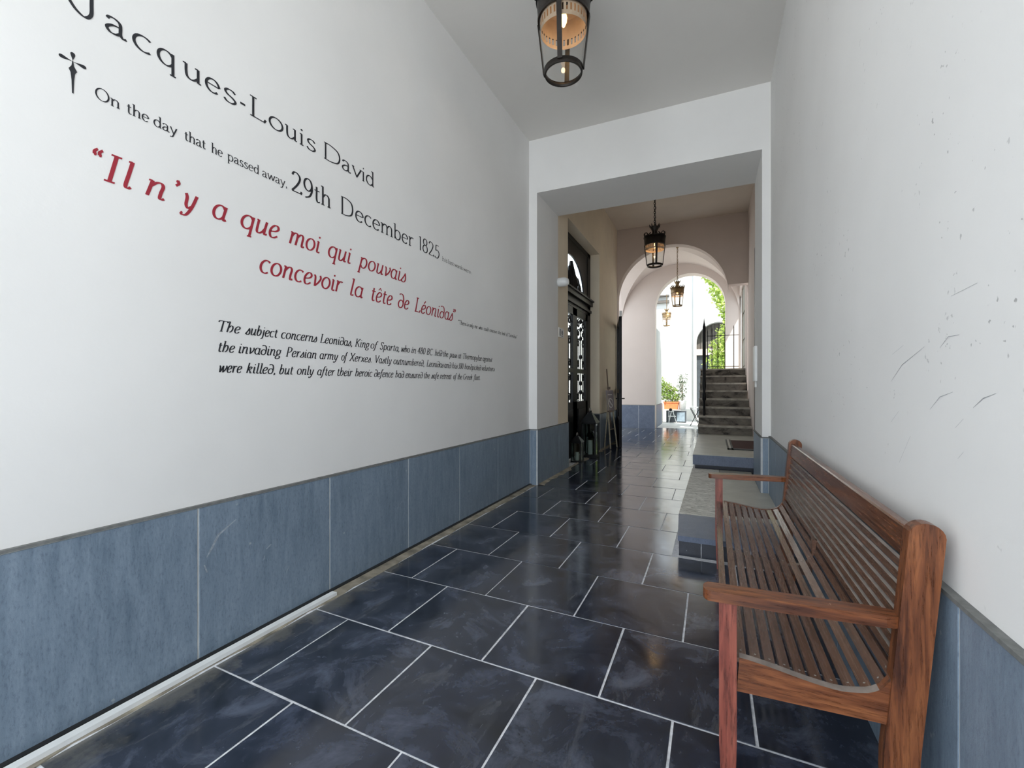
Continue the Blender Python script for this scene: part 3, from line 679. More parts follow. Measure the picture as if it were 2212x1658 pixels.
# a horizontal line at height z on the left wall has picture slope s = KS*(z-EYE)
KS = (2.847 - 1.35) / 0.588
def zs(s): return EYE + KS * s
def k1(x): return x / 2.764
def k2(x): return 500 + x / 3.317
def k3(x): return 440 + x / 3.072
LINES = [
 ('black lettering of the name Jacques-Louis David in the top line on the left wall', 'black', Rm, 0.585, zs(.588 * 1.073) - zs(.588), .12, .05, 0,
   [('J', 143, 213), ('a', 226, 277), ('c', 285, 328), ('q', 338, 383), ('u', 391, 437), ('e', 442, 476), ('s', 481, 511), ('-', 516, 532), ('L', 537, 576), ('o', 580, 612), ('u', 613, 643), ('i', 645, 657), ('s', 661, 682), ('D', 698, 735), ('a', 738, 759), ('v', 758, 783), ('i', 781, 788), ('d', 790, 809)], .588),
 ('small black lettering of the words On the day that he passed away', 'black', Rm, 0, zs(.4675 * 1.042) - zs(.4675), .12, .055, 0,
   [('On', 205, 260), ('the', 272, 322), ('day', 331, 384), ('that', 397, 445), ('he', 455, 481), ('passed', 490, 560), ('away,', 566, 620)], .4675),
 ('large black lettering of the date 29th December 1825', 'black', Rm, 0, zs(.4665 * 1.102) - zs(.4665), .118, .048, 0,
   [('29th', 628, 715.5), ('December', 735, 893.5), ('1825', 904, 949)], .4662),
 ('tiny black lettering his last words were after the date', 'black', Rm, 0, zs(.4665 * 1.034) - zs(.4665), .12, .06, 0,
   [('his', 954.6, 966), ('last', 967.5, 980), ('words', 981.5, 999), ('were:', 1000.6, 1018)], .4665),
 ('red lettering of the first quotation line Il n\u2019y a que moi qui pouvais', 'red', It, 0, zs(.3866) - zs(.339), .125, .055, .22,
   [('\u201c', 197, 227), ('I', 219, 268), ('l', 266, 291), ('n', 313, 358), ('\u2019', 376, 389), ('y', 385, 429), ('a', 458, 492), ('que', 519, 604), ('moi', 623.6, 694.5), ('qui', 708, 761), ('pouvais', 770, 877)], .339),
 ('red lettering of the second quotation line concevoir la t\u00eate de L\u00e9onidas', 'red', It, 0, zs(.3866) - zs(.339), .125, .055, .22,
   [('concevoir', 560, 741), ('la', 756, 785), ('t\u00eate', 802, 848), ('de', 859, 884), ('L\u00e9onidas', 894, 978), ('\u201d', 978, 984.5)], .2533),
 ('tiny black lettering of the translation beside the second red line', 'black', It, 0, zs(.2636) - zs(.2475), .13, .07, .15,
   [('\u201cThere', 989.5, 1006.4), ('is', 1008, 1012), ('only', 1014, 1022.7), ('me', 1025, 1031), ('who', 1034, 1042), ('could', 1045, 1055), ('conceive', 1057.5, 1073), ('the', 1075.4, 1082), ('head', 1084, 1091), ('of', 1093, 1097), ('\u201cLeonidas\u201d', 1098, 1117)], .247),
 ('first line of the black italic paragraph, beginning The subject concerns', 'black', It, 0, zs(.1352) - zs(.1128), .145, .06, .22,
   [(w, k3(a), k3(c)) for w, a, c in (('The', 95, 245), ('subject', 270, 495), ('concerns', 512, 752), ('Leonidas,', 768, 985), ('King', 1000, 1103), ('of', 1106, 1160), ('Sparta,', 1168, 1298), ('who', 1310, 1368), ('in', 1378, 1408), ('480', 1418, 1472), ('BC', 1478, 1522), ('held', 1533, 1583), ('the', 1588, 1622), ('pass', 1628, 1680), ('at', 1688, 1710), ('Thermopylae', 1720, 1845), ('against', 1850, 1915))], .1125),
 ('second line of the black italic paragraph, beginning the invading Persian army', 'black', It, 0, zs(.1352) - zs(.1128), .145, .06, .22,
   [(w, k3(a), k3(c)) for w, a, c in (('the', 95, 208), ('invading', 230, 520), ('Persian', 540, 748), ('army', 768, 893), ('of', 912, 958), ('Xerxes.', 962, 1115), ('Vastly', 1137, 1248), ('outnumbered,', 1258, 1463), ('Leonidas', 1477, 1590), ('and', 1596, 1642), ('his', 1648, 1683), ('300', 1688, 1723), ('handpicked', 1730, 1840), ('volunteers', 1846, 1930))], .0712),
 ('third line of the black italic paragraph, beginning were killed', 'black', It, 0, zs(.1352) - zs(.1128), .145, .06, .22,
   [(w, k3(a), k3(c)) for w, a, c in (('were', 100, 255), ('killed,', 280, 475), ('but', 500, 598), ('only', 617, 733), ('after', 752, 873), ('their', 885, 990), ('heroic', 1003, 1120), ('defence', 1130, 1258), ('had', 1270, 1330), ('ensured', 1338, 1453), ('the', 1462, 1500), ('safe', 1507, 1560), ('retreat', 1568, 1645), ('of', 1655, 1680), ('the', 1684, 1714), ('Greek', 1722, 1782), ('fleet.', 1787, 1835))], .0295),
]
for label, mat, table, _, size, thick, thin, shear, words, sl in LINES:
    t = thing('wall_lettering', label, 'lettering', (XL, wall_y(words[0][1]), zs(sl)), 'lines of lettering on the left wall')
    for w, a, c in words: word(t, mat, w, wall_y(a), wall_y(c), zs(sl), size, table, thick, thin, shear, size < 0.05)
# dagger mark
def blob(bm, cy, cz, ang, ln, wd, neck=0.15):
    pts = []
    for k in range(24):
        t = k / 24 * 2 * pi; u = 0.5 - 0.5 * cos(t); w = sin(t) * (u ** 1.6) * 0.9 + sin(t) * 0.05
        x = u * ln; y = w * wd
        pts.append((TX, cy + x * cos(ang) - y * sin(ang), cz + x * sin(ang) + y * cos(ang)))
    bm.faces.new([bm.verts.new(p) for p in pts])
bm = BM(); dy, dz = 0.880, 2.643
blob(bm, dy, dz, R(90), 0.036, 0.014); blob(bm, dy, dz, R(180), 0.042, 0.013); blob(bm, dy, dz, R(0), 0.042, 0.013)
bm.faces.new([bm.verts.new((TX + 0.0002, dy + a, dz + c)) for a, c in ((0, .004), (.002, 0), (.004, -.018), (.013, -.034), (.007, -.046), (.004, -.075), (.0025, -.126), (-.0025, -.126), (-.004, -.075), (-.007, -.046), (-.013, -.034), (-.004, -.018), (-.002, 0))])
obj('dagger_mark', bm, 'black', None, label='black dagger symbol printed left of the words On the day', category='symbol')

# ---------------------------------------------------------------- bench
BY0, BY1 = 1.540, 3.655
bench = thing('bench', 'long reddish-brown slatted wooden bench with arms against the right wall', 'bench', (0.28, 2.6, 0))
def post_x(z):       # front (inner) edge of the raked rear post
    return 0.4300 + 0.057 * (max(z, 0.30) - 0.30) / 0.65 - 0.0 * z + (0.30 - min(z, 0.30)) * 0.06
PW = 0.078
def rear_post(y0):
    bm = BM(); n = 14; prof = []
    zt = 0.945
    zz = [zt * k / n for k in range(n + 1)]
    fr = [(post_x(z), z) for z in zz]
    wd = lambda z: PW * (0.92 if z < 0.3 else 1)
    bk = [(post_x(z) + PW, z) for z in zz]
    r = PW / 2; cx_, cz_ = post_x(zt) + r, zt
    top = [(cx_ - r * cos(pi * k / 10), cz_ + 0.037 * sin(pi * k / 10)) for k in range(1, 10)]
    prism(bm, fr + top + bk[::-1], 'y', y0, y0 + 0.045)
    bevel(bm, 0.004, 2, 50); obj('rear_post', bm, 'woodz', bench)
def front_leg(y0):
    bm = BM()
    prism(bm, [(0.030, 0), (0.060, 0), (0.066, 0.12), (0.069, 0.24), (0.069, 0.672), (0.019, 0.672), (0.019, 0.24), (0.024, 0.12)], 'y', y0, y0 + 0.045)
    bevel(bm, 0.003, 2, 50); obj('front_leg', bm, 'woodred', bench)
def arm(y0):
    bm = BM(); yc = y0 + 0.030
    pts = []
    xe = post_x(0.70) + 0.004
    for k in range(9):
        t = pi / 2 + pi * k / 8; pts.append((-0.006 + 0.022 * cos(t), yc + 0.036 * sin(t)))
    pts += [(0.20, yc - 0.036), (xe - 0.03, yc - 0.030), (xe, yc - 0.022), (xe, yc + 0.022), (xe - 0.03, yc + 0.030), (0.20, yc + 0.036)]
    prism(bm, pts, 'z', 0.672, 0.704); 
    for v in bm.verts: v.co.z += 0.012 * max(0, (v.co.x - 0.1)) / 0.35
    bevel(bm, 0.005, 2, 50); obj('armrest', bm, 'woodx', bench)
# seat curve (x, z of the slat top) from the front edge, dipping and turning up into the back
CURVE = [(0.060, .505), (0.10, .503), (0.15, .497), (0.20, .489), (0.25, .481), (0.30, .475), (0.34, .474), (0.375, .480), (0.408, .490), (0.436, .513), (0.453, .548), (0.464, .60), (0.473, .66), (0.483, .74), (0.492, .81), (0.500, .90)]
def curve_pts(n=200):
    k, P = CM(*[c for p in CURVE for c in p]); return P
CP = curve_pts(); CL = [0]
for a, c in zip(CP, CP[1:]): CL.append(CL[-1] + hypot(c[0] - a[0], c[1] - a[1]))
def at_len(s):
    for i in range(len(CL) - 1):
        if CL[i + 1] >= s:
            t = (s - CL[i]) / (CL[i + 1] - CL[i] + 1e-9); a, c = CP[i], CP[i + 1]
            d = (c[0] - a[0], c[1] - a[1]); l = hypot(*d) or 1
            return (a[0] + d[0] * t, a[1] + d[1] * t), (d[0] / l, d[1] / l)
    return CP[-1], (0, 1)
def end_rail(y0, y1):
    bm = BM(); top = [p for p in CP if p[1] < 0.53 or p[0] < 0.3][::3]
    top = [(x, z + 0.002) for x, z in top]
    poly = [(0.069, 0.400)] + [(x, z) for x, z in top if x >= 0.069] + [(post_x(0.56) + 0.012, 0.555), (post_x(0.41) + 0.004, 0.412)]
    prism(bm, poly, 'y', y0, y1); bevel(bm, 0.002, 1, 60); o = obj('end_rail', bm, 'woodx', bench)
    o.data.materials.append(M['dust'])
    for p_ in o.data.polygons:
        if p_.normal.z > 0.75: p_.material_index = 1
for y0 in (BY0, BY1 - 0.045):
    rear_post(y0); front_leg(y0); arm(y0 - (0.0 if y0 < 2 else 0.012)); end_rail(y0 + 0.008, y0 + 0.037)
# mid bearer under the slats
bm = BM(); top = [(x, z - 0.016) for x, z in CP if x >= 0.075 and z < 0.62][::4]
prism(bm, [(0.075, 0.42)] + top + [(0.445, 0.60), (0.445, 0.42)], 'y', 2.58, 2.61); obj('seat_bearer', bm, 'woody', bench)
def slat(s0, w, th=0.014, y0=BY0 + 0.012, y1=BY1 - 0.012, mat='woody', name='slat', drop=0.001, screws=True):
    (x, z), (tx, tz) = at_len(s0 + w / 2); nx, nz = -tz, tx
    if nz < 0: nx, nz = -nx, -nz
    if s0 > 0.40: nx, nz = -tz, tx
    c = (x - nx * drop, z - nz * drop); h = w / 2
    poly = [(c[0] - tx * h, c[1] - tz * h), (c[0] + tx * h, c[1] + tz * h), (c[0] + tx * h - nx * th, c[1] + tz * h - nz * th), (c[0] - tx * h - nx * th, c[1] - tz * h - nz * th)]
    bm = BM(); prism(bm, poly, 'y', y0, y1); bevel(bm, 0.002, 1); o = obj(name, bm, mat, bench)
    return o, c, (nx, nz)
total = CL[-1]
s = 0.030; sc = BM()
seat_n = 11; pitch = 0.0405
screwpts = []
for k in range(seat_n):
    o, c, n_ = slat(0.008 + k * pitch, 0.029); screwpts.append((c, n_))
s = 0.008 + seat_n * pitch + 0.004
k = 0
while s < total - 0.045:
    zz_ = at_len(s)[0][1]; y0_ = BY0 + (0.012 if zz_ < 0.50 else 0.040)
    o, c, n_ = slat(s, 0.0225, 0.013, y0_, BY1 - (0.012 if zz_ < 0.50 else 0.040)); screwpts.append((c, n_)); s += 0.0358
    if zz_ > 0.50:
        o.data.materials.append(M['edgehighlight'])
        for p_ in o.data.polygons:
            if p_.normal.z > 0.7: p_.material_index = 1  # up-facing faces carry the painted highlight
for (c, n_) in screwpts:
    for y in (BY0 + 0.058, 2.595, BY1 - 0.058):
        b0 = Vector((c[0], y, c[1])); nn = Vector((n_[0], 0, n_[1]))
        u = Vector((0, 1, 0)); w = nn.cross(u)
        vs_ = [sc.verts.new(b0 + nn * 0.0012 + (u * cos(k2_ * pi / 3) + w * sin(k2_ * pi / 3)) * 0.0035) for k2_ in range(6)]
        sc.faces.new(vs_)
obj('screw_heads', sc, 'matlight', bench)
# broad top board of the back and front edge rail
bm = BM(); zt0, zt1 = 0.872, 0.952
prism(bm, [(post_x(zt0) + 0.010, zt0), (post_x(zt1) + 0.010, zt1 - 0.004), (post_x(zt1) + 0.016, zt1), (post_x(zt1) + 0.040, zt1), (post_x(zt1) + 0.046, zt1 - 0.006), (post_x(zt0) + 0.040, zt0)], 'y', BY0 + 0.03, BY1 - 0.03)
bevel(bm, 0.003, 2, 50); obj('top_rail', bm, 'woodtop', bench)
bm = BM(); box(bm, 0.026, BY0 + 0.03, 0.43, 0.052, BY1 - 0.03, 0.502); bevel(bm, 0.005, 2); obj('front_rail', bm, 'woody', bench)

# ---------------------------------------------------------------- hanging lanterns
def make_lantern(loc, label, chain, metal='lampiron', glassm='glass', light=6.0, rot=0.55):
    x, y, z = loc
    t = thing('hanging_lantern', label, 'lantern', loc, 'round hanging lanterns along the passage')
    def P(name, bm, m, sm=False):
        for v in bm.verts:
            vx, vy = v.co.x, v.co.y
            v.co.x = vx * cos(rot) - vy * sin(rot) + x; v.co.y = vx * sin(rot) + vy * cos(rot) + y; v.co.z += z
        return obj(name, bm, m, t, sm)
    bm = BM(); n = 40
    def ringband(bm, r0, z0, r1, z1, th):
        lathe(bm, [(r0, z0), (r1, z1), (r1 - th, z1), (r0 - th, z0), (r0, z0)], n, cap=False)
    ringband(bm, .150, 0.0, .156, .040, .012); P('bottom_ring', bm, metal, True)
    bm = BM(); ringband(bm, .202, .435, .216, .60, .006); ringband(bm, .207, .43, .208, .448, .008); ringband(bm, .222, .59, .222, .606, .012); P('upper_band', bm, metal, True)
    bm = BM(); lathe(bm, [(.152, .035), (.197, .42)], n, cap=False); P('glass_shade', bm, glassm, True)
    for k in range(4):
        a = k * pi / 2; bm = BM(); w = 0.019
        for (r0, z0, r1, z1) in ((.155, .02, .203, .43),):
            u = Vector((cos(a), sin(a), 0)); v = Vector((-sin(a), cos(a), 0))
            vs_ = []
            for rr, zz in ((r0, z0), (r1, z1)):
                for su, sv in ((0, -w), (.008, -w), (.008, w), (0, w)): vs_.append(bm.verts.new(u * (rr + su) + v * sv + Vector((0, 0, zz))))
            for f in ((0, 3, 2, 1), (4, 5, 6, 7), (0, 1, 5, 4), (1, 2, 6, 5), (2, 3, 7, 6), (3, 0, 4, 7)): bm.faces.new([vs_[i] for i in f])
            box(bm, 0, 0, 0, 0.001, 0.001, 0.001, Matrix.Translation(u * .16 + Vector((0, 0, .1))))
        P('stile', bm, metal)
    # pierced inner gallery
    bm = BM(); lathe(bm, [(.186, .42), (.191, .585), (.06, .60)], 36, cap=False)
    lathe(bm, [(.181, .335), (.1835, .368)], 36, cap=False)
    for k in range(72):
        if k % 2: continue
        a0, a1 = 2 * pi * k / 72, 2 * pi * (k + 1.2) / 72
        bm.faces.new([bm.verts.new((r_ * cos(q), r_ * sin(q), zq)) for q, r_, zq in ((a0, .1835, .368), (a1, .1835, .368), (a1, .186, .42), (a0, .186, .42))])
    P('pierced_gallery', bm, 'inner')
    bm = BM(); lathe(bm, [(.215, .602), (.15, .625), (.085, .65), (.058, .69), (.052, .72), (.066, .76), (.088, .80), (.092, .815), (.05, .815)], n, cap=False); P('cap', bm, metal, True)
    bm = BM()
    for k in range(8):
        a = 2 * pi * k / 8
        tube(bm, [(.088 * cos(a), .088 * sin(a), .805), (.10 * cos(a), .10 * sin(a), .845), (.108 * cos(a), .108 * sin(a), .87)], [.014, .010, .003], 5)
    P('crown', bm, metal)
    for k in range(6):
        bm = BM(); a = 2 * pi * k / 6 + 0.3; u = Vector((cos(a), sin(a), 0)); pts = []
        for j in range(17):
            q = j / 16; th = -pi * 0.2 + q * 2.6 * pi; rr = .042 * (1 - 0.68 * q)
            pts.append(u * (.185 + rr * cos(th)) + Vector((0, 0, .645 + rr * 1.15 * sin(th))))
        pts = [u * .09 + Vector((0, 0, .70)), u * .13 + Vector((0, 0, .655))] + pts[::-1][-13:][::-1]
        tube(bm, pts, .011, 5)
        tube(bm, [u * .218 + Vector((0, 0, .60)), u * .236 + Vector((0, 0, .64)), u * .24 + Vector((0, 0, .665))], [.016, .010, .003], 5)
        P('scroll', bm, metal)
    bm = BM(); tube(bm, [(0, 0, .60), (0, 0, .53), (0, 0, .50)], [.018, .018, .022], 10); P('lamp_holder', bm, metal)
    bm = BM(); lathe(bm, [(.012, .50), (.024, .475), (.03, .45), (.027, .42), (.012, .385), (.003, .375)], 14); P('bulb', bm, 'bulb', True)
    # chain up to the ceiling
    bm = BM(); z0 = .815; nlk = max(1, int(chain / 0.045))
    for k in range(nlk):
        zc = z0 + 0.0 + (k + .5) * chain / nlk; pts = []
        hl = chain / nlk * 0.66
        for j in range(10):
            a = 2 * pi * j / 10; p = (0.017 * cos(a), 0, zc + hl * sin(a))
            pts.append(p if k % 2 == 0 else (0, p[0], p[2]))
        tube(bm, pts, .006, 4, closed=True)
    P('chain', bm, metal)
    bm = BM(); pts = [(0.016 + 0.012 * sin(q * 2.3), 0.01 * cos(q * 1.7), z0 + chain * q / 10) for q in range(11)]
    tube(bm, pts, .004, 5); P('flex_cable', bm, metal)
    bm = BM(); lathe(bm, [(.045, z0 + chain - .012), (.03, z0 + chain - .035), (.012, z0 + chain - .05)], 14); P('ceiling_hook', bm, metal)
    ld = bpy.data.lights.new('lamp_light', 'POINT'); ld.energy = light; ld.color = (1, .68, .36); ld.shadow_soft_size = 0.02
    lo = bpy.data.objects.new('lamp_light', ld); COL.objects.link(lo); lo.parent = t; lo.location = (0, 0, .34)
    return t
make_lantern((-1.085, 3.39, 3.845), 'nearest black round lantern with lit bulb, cut by the top of the picture', H1 - 3.845 - 0.815, light=1.0, rot=0.14)
make_lantern((-1.09, 9.57, 3.845), 'black crowned lantern on a chain in front of the first arch', H2 - 3.845 - 0.815, light=1.6, rot=0.30)
l3 = make_lantern((-0.89, 13.1, 3.60), 'brown crowned lantern hanging under the vault between the two arches', 1.15, metal='brass', light=1.2, rot=0.5)
l3.scale = (.84, .84, .84)
l4 = make_lantern((-1.70, 19.0, 3.82), 'smallest brown lantern, hanging in the bright courtyard', 2.0, metal='brass', light=0.3, rot=0.2)
l4.scale = (.82, .82, .82)
# fix the vault lantern so that its chain reaches the crown of the vault
l3.location.z = 5.235 - (.815 + 1.15) * .84
l3.location.z = max(l3.location.z, 3.55)

# ---------------------------------------------------------------- iron door in the left niche
XD = -2.40
door = bpy.data.objects.new('door_1', None); COL.objects.link(door); door.location = (XD, 8.25, 0); door['kind'] = 'structure'
door['label'] = 'tall black wrought-iron double door with glazed fanlight in the left niche'
b = BM(); t0, t1 = XD - 0.06, XD
# outer frame
box(b, t0, DY0, 0, t1, DY0 + 0.09, DZ); box(b, t0, DY1 - 0.22, 0, t1, DY1, DZ); box(b, t0, DY0, DZ - 0.09, t1, DY1, DZ)
bevel(b, 0.004); obj('door_frame', b, 'iron', door)
# niche sides (deep reveal)
b = BM(); box(b, XD - 0.1, DY1, 0, XI, DY1 + 0.01, DZ)
# transom with mouldings
b = BM(); box(b, t0, DY0, 2.86, t1, DY1, 3.16); box(b, t0, DY0, 3.06, t1 + 0.06, DY1 - 0.02, 3.15); box(b, t0, DY0, 3.15, t1 + 0.09, DY1 - 0.01, 3.18); box(b, t0, DY0, 2.92, t1 + 0.035, DY1 - 0.02, 2.97)
bevel(b, 0.004); obj('transom', b, 'iron', door)
# fanlight: plate with round-headed opening and pierced spandrels
def fan():
    bm = BM(); cy_, cz_, ry, rz = 8.05, 3.20, 0.86, 0.62
    N = 24; pts = [(cy_ - ry * cos(pi * i / N), cz_ + rz * sin(pi * i / N)) for i in range(N + 1)]
    for (ya, za), (yb, zb) in zip(pts, pts[1:]):
        v = []
        for x in (t0 + .02, t1 - .01): v += [bm.verts.new(p) for p in ((x, ya, za), (x, yb, zb), (x, yb, DZ - .05), (x, ya, DZ - .05))]
        for f in ((0, 1, 2, 3), (7, 6, 5, 4), (0, 4, 5, 1)): bm.faces.new([v[i] for i in f])
    box(bm, t0 + .02, cy_ + ry, 3.16, t1 - .01, DY1 - .2, DZ - .05); box(bm, t0 + .02, DY0 + .05, 3.16, t1 - .01, cy_ - ry, DZ - .05)
    return obj('fanlight_plate', bm, 'iron', door)
fan()
b = BM()
def scroll(bm, y, z, r, turns, a0, sgn=1, rad=0.012, X=XD - 0.025, shrink=0.85):
    pts = []
    n = int(12 * turns) + 2
    for k in range(n):
        q = k / (n - 1); a = a0 + sgn * q * turns * 2 * pi; rr = r * (1 - shrink * q)
        pts.append((X, y + rr * cos(a), z + rr * sin(a)))
    tube(bm, pts, rad, 5)
# the ornament of the fanlight: central vase with scrolls
for yy, z1_, w_ in ((8.05, 3.72, .085), (7.93, 3.6, .06), (8.19, 3.60, .07), (8.29, 3.5, .06), (7.8, 3.5, .06)):
    tube(b, [(XD - .025, yy, 3.17), (XD - .025, yy + .01, (3.17 + z1_) / 2), (XD - .025, yy, z1_)], [w_ * .9, w_, w_ * .35], 8)
for yy, zz, rr, a0, sg in ((8.45, 3.33, .15, 1.4, -1), (8.62, 3.27, .09, 1.2, 1), (7.68, 3.33, .15, 1.7, 1), (8.3, 3.3, .12, 0, 1), (8.75, 3.22, .06, 1, -1), (7.85, 3.3, .12, 0, -1)):
    scroll(b, yy, zz, rr, 1.2, a0, sg, 0.02)
tube(b, [(XD - .025, 8.3, 3.50), (XD - .025, 8.5, 3.46), (XD - .025, 8.66, 3.34), (XD - .025, 8.78, 3.2)], .018, 6)
tube(b, [(XD - .025, 7.8, 3.50), (XD - .025, 7.6, 3.46), (XD - .025, 7.45, 3.34), (XD - .025, 7.32, 3.2)], .018, 6)
obj('fanlight_ornament', b, 'iron', door)
b = BM(); box(b, XD - .05, DY0 + .05, 3.16, XD - .045, DY1 - .1, DZ - .1); obj('fanlight_pane', b, 'glass', door)
def door_leaf(ya, yb):
    bm = BM()
    box(bm, t0, ya, 0.02, t1 - .005, ya + .14, 2.86); box(bm, t0, yb - .14, 0.02, t1 - .005, yb, 2.86)
    box(bm, t0, ya, 0.02, t1 - .005, yb, 1.06); box(bm, t0, ya, 2.72, t1 - .005, yb, 2.86); box(bm, t0, ya, 1.62, t1 - .003, yb, 1.70)
    box(bm, t1 - .01, ya + .18, .18, t1 + .012, yb - .18, .92); bevel(bm, .004)
    leaf_ = obj('door_leaf', bm, 'iron', door)
    bm = BM(); w = yb - ya - .28; yc = (ya + yb) / 2; X = XD - .025
    for k in range(-2, 3):
        tube(bm, [(X, yc + k * w / 5.2, 1.06), (X, yc + k * w / 5.2, 2.30 if k % 2 else 2.45)], .011, 6)
    for k in (-1, 1):
        for zc, rr in ((2.60, .085), (2.42, .07), (2.22, .08), (1.80, .07), (1.52, .06), (1.16, .07)):
            scroll(bm, yc + k * w * .26, zc, rr, 1.1, pi / 2 if k > 0 else pi / 2, -k, .014, X, .7)
    for zc in (2.66, 2.5, 2.32, 1.95, 1.42, 1.24):
        lathe_pts = [(X, yc, zc - .05), (X, yc, zc), (X, yc, zc + .05)]
        tube(bm, lathe_pts, [.012, .04, .012], 8)
    tube(bm, [(X, ya + .14, 2.58), (X, yc, 2.70), (X, yb - .14, 2.58)], .012, 6)
    obj('grille', bm, 'iron', leaf_)
    bm = BM(); box(bm, XD - .05, ya + .13, 1.05, XD - .045, yb - .13, 2.73); obj('pane', bm, 'glass', leaf_)
    return leaf_
door_leaf(DY0 + .09, 8.24)
lf = door_leaf(8.245, DY1 - .22)
b = BM(); tube(b, [(XD + .005, 8.33, 1.08), (XD + .05, 8.33, 1.09), (XD + .05, 8.33, 1.22), (XD + .005, 8.33, 1.23)], .01, 8); obj('pull_handle', b, 'matlight', lf)

# ---------------------------------------------------------------- lanterns standing on the floor by the iron door
def floor_lantern(loc, w, h, label):
    x, y, z = loc; t = thing('floor_lantern', label, 'lantern', loc, 'black lanterns standing at the iron door')
    hb = h * 0.70; hw = w / 2; f = w * 0.09
    bm = BM(); box(bm, x - hw, y - hw, 0.004, x + hw, y + hw, .05 * h + .004); bevel(bm, .003); obj('base', bm, 'iron', t)
    bm = BM()
    for sx in (-1, 1):
        for sy in (-1, 1): box(bm, x + sx * hw, y + sy * hw, .04 * h, x + sx * (hw - f), y + sy * (hw - f), hb)
    box(bm, x - hw, y - hw, hb - f, x + hw, y - hw + f, hb); box(bm, x - hw, y + hw - f, hb - f, x + hw, y + hw, hb)
    box(bm, x - hw, y - hw, hb - f, x - hw + f, y + hw, hb); box(bm, x + hw - f, y - hw, hb - f, x + hw, y + hw, hb)
    obj('frame', bm, 'iron', t)
    for sx, sy in ((0, -1), (0, 1), (-1, 0), (1, 0)):
        bm = BM(); e = hw - f * .5
        if sx == 0: box(bm, x - hw + f, y + sy * e - .001, .05 * h, x + hw - f, y + sy * e + .001, hb - f)
        else: box(bm, x + sx * e - .001, y - hw + f, .05 * h, x + sx * e + .001, y + hw - f, hb - f)
        obj('pane', bm, 'dimglass', t)
    bm = BM(); e = hw * 1.12; tp = hw * .28
    lo = [bm.verts.new((x + a * e, y + b_ * e, hb)) for a, b_ in ((-1, -1), (1, -1), (1, 1), (-1, 1))]
    hi = [bm.verts.new((x + a * tp, y + b_ * tp, h * .90)) for a, b_ in ((-1, -1), (1, -1), (1, 1), (-1, 1))]
    bm.faces.new(lo[::-1]); bm.faces.new(hi)
    for k in range(4): bm.faces.new((lo[k], lo[(k + 1) % 4], hi[(k + 1) % 4], hi[k]))
    obj('roof', bm, 'iron', t)
    bm = BM(); tube(bm, [(x, y, h * .88), (x, y, h * .94)], tp * .8, 8); obj('vent', bm, 'iron', t)
    bm = BM(); tube(bm, [(x, y + .05 * w / .27 * cos(a), h * .955 + .04 * w / .27 * sin(a)) for a in [2 * pi * k / 14 for k in range(14)]], .006, 5, closed=True); obj('ring_handle', bm, 'matlight', t)
    bm = BM(); lathe(bm, [(w * .16, .06 * h), (w * .16, h * .34), (w * .02, h * .345)], 16, x, y); obj('candle', bm, 'signwhite', t)
floor_lantern((-2.14, 8.36, 0), .27, .95, 'tallest black floor lantern standing at the iron door')
floor_lantern((-2.215, 7.72, 0), .19, .52, 'short black floor lantern, nearest of those at the iron door')
floor_lantern((-2.245, 8.86, 0), .15, .46, 'smallest black floor lantern, behind the tall one')

# ---------------------------------------------------------------- easel with sign
ez = thing('easel', 'spindly wooden easel holding a no-entry notice by the left wall', 'easel', (-2.03, 9.75, 0))
def stick(p, q, r, name, m='easelwood'):
    bm = BM(); tube(bm, [p, q], r, 6); obj(name, bm, m, ez)
stick((-2.00, 9.56, 0.01), (-2.10, 9.66, 1.20), .017, 'leg'); stick((-1.93, 9.92, 0.01), (-2.05, 9.84, 1.20), .017, 'leg')
stick((-2.165, 9.72, 0.01), (-2.09, 9.75, 1.10), .015, 'rear_leg')
stick((-2.035, 9.76, 0.45), (-2.12, 9.72, 1.74), .012, 'mast', 'easeldark')
stick((-2.03, 9.62, .42), (-1.99, 9.87, .42), .012, 'crossbar')
b = BM(); box(b, -2.07, 9.58, .80, -1.99, 9.92, .83); obj('ledge', b, 'easeldark', ez)
b = BM(); box(b, -2.11, 9.72, 1.29, -2.05, 9.78, 1.35); obj('top_clamp', b, 'easeldark', ez)
sg = thing('notice_board', 'mauve-grey notice with white line and crossed ring, resting on the easel', 'sign', (-2.03, 9.75, .83))
ux = Vector((0.30, 0.95, 0)).normalized(); n_ = Vector((ux.y, -ux.x, 0)); up = (Vector((0, 0, 1)) - n_ * 0.10).normalized()
o_ = Vector((-2.045, 9.75, .835)) + n_ * .012
def pan(bm, u0, v0, u1, v1, d0, d1):
    P = [o_ + ux * u + up * v + n_ * d for d in (d0, d1) for u, v in ((u0, v0), (u1, v0), (u1, v1), (u0, v1))]
    v = [bm.verts.new(p) for p in P]
    for f in ((0, 3, 2, 1), (4, 5, 6, 7), (0, 1, 5, 4), (1, 2, 6, 5), (2, 3, 7, 6), (3, 0, 4, 7)): bm.faces.new([v[i] for i in f])
b = BM(); pan(b, -.15, 0, .15, .44, .0, .012); bevel(b, .004); obj('board', b, 'signboard', sg)
b = BM()
for k in range(28):
    a0, a1 = 2 * pi * k / 28, 2 * pi * (k + 1) / 28
    b.faces.new([b.verts.new(o_ + ux * (r_ * cos(a)) + up * (.16 + r_ * sin(a)) + n_ * .0135) for a, r_ in ((a0, .085), (a1, .085), (a1, .108), (a0, .108))])
b.faces.new([b.verts.new(o_ + ux * p + up * (.16 + q) + n_ * .0137) for p, q in ((-.075, .052), (.052, -.075), (.075, -.052), (-.052, .075))])
for k in range(6): pan(b, -.09 + k * .03, .335, -.068 + k * .03, .352, .012, .0135)
obj('white_symbol', b, 'signwhite', sg)

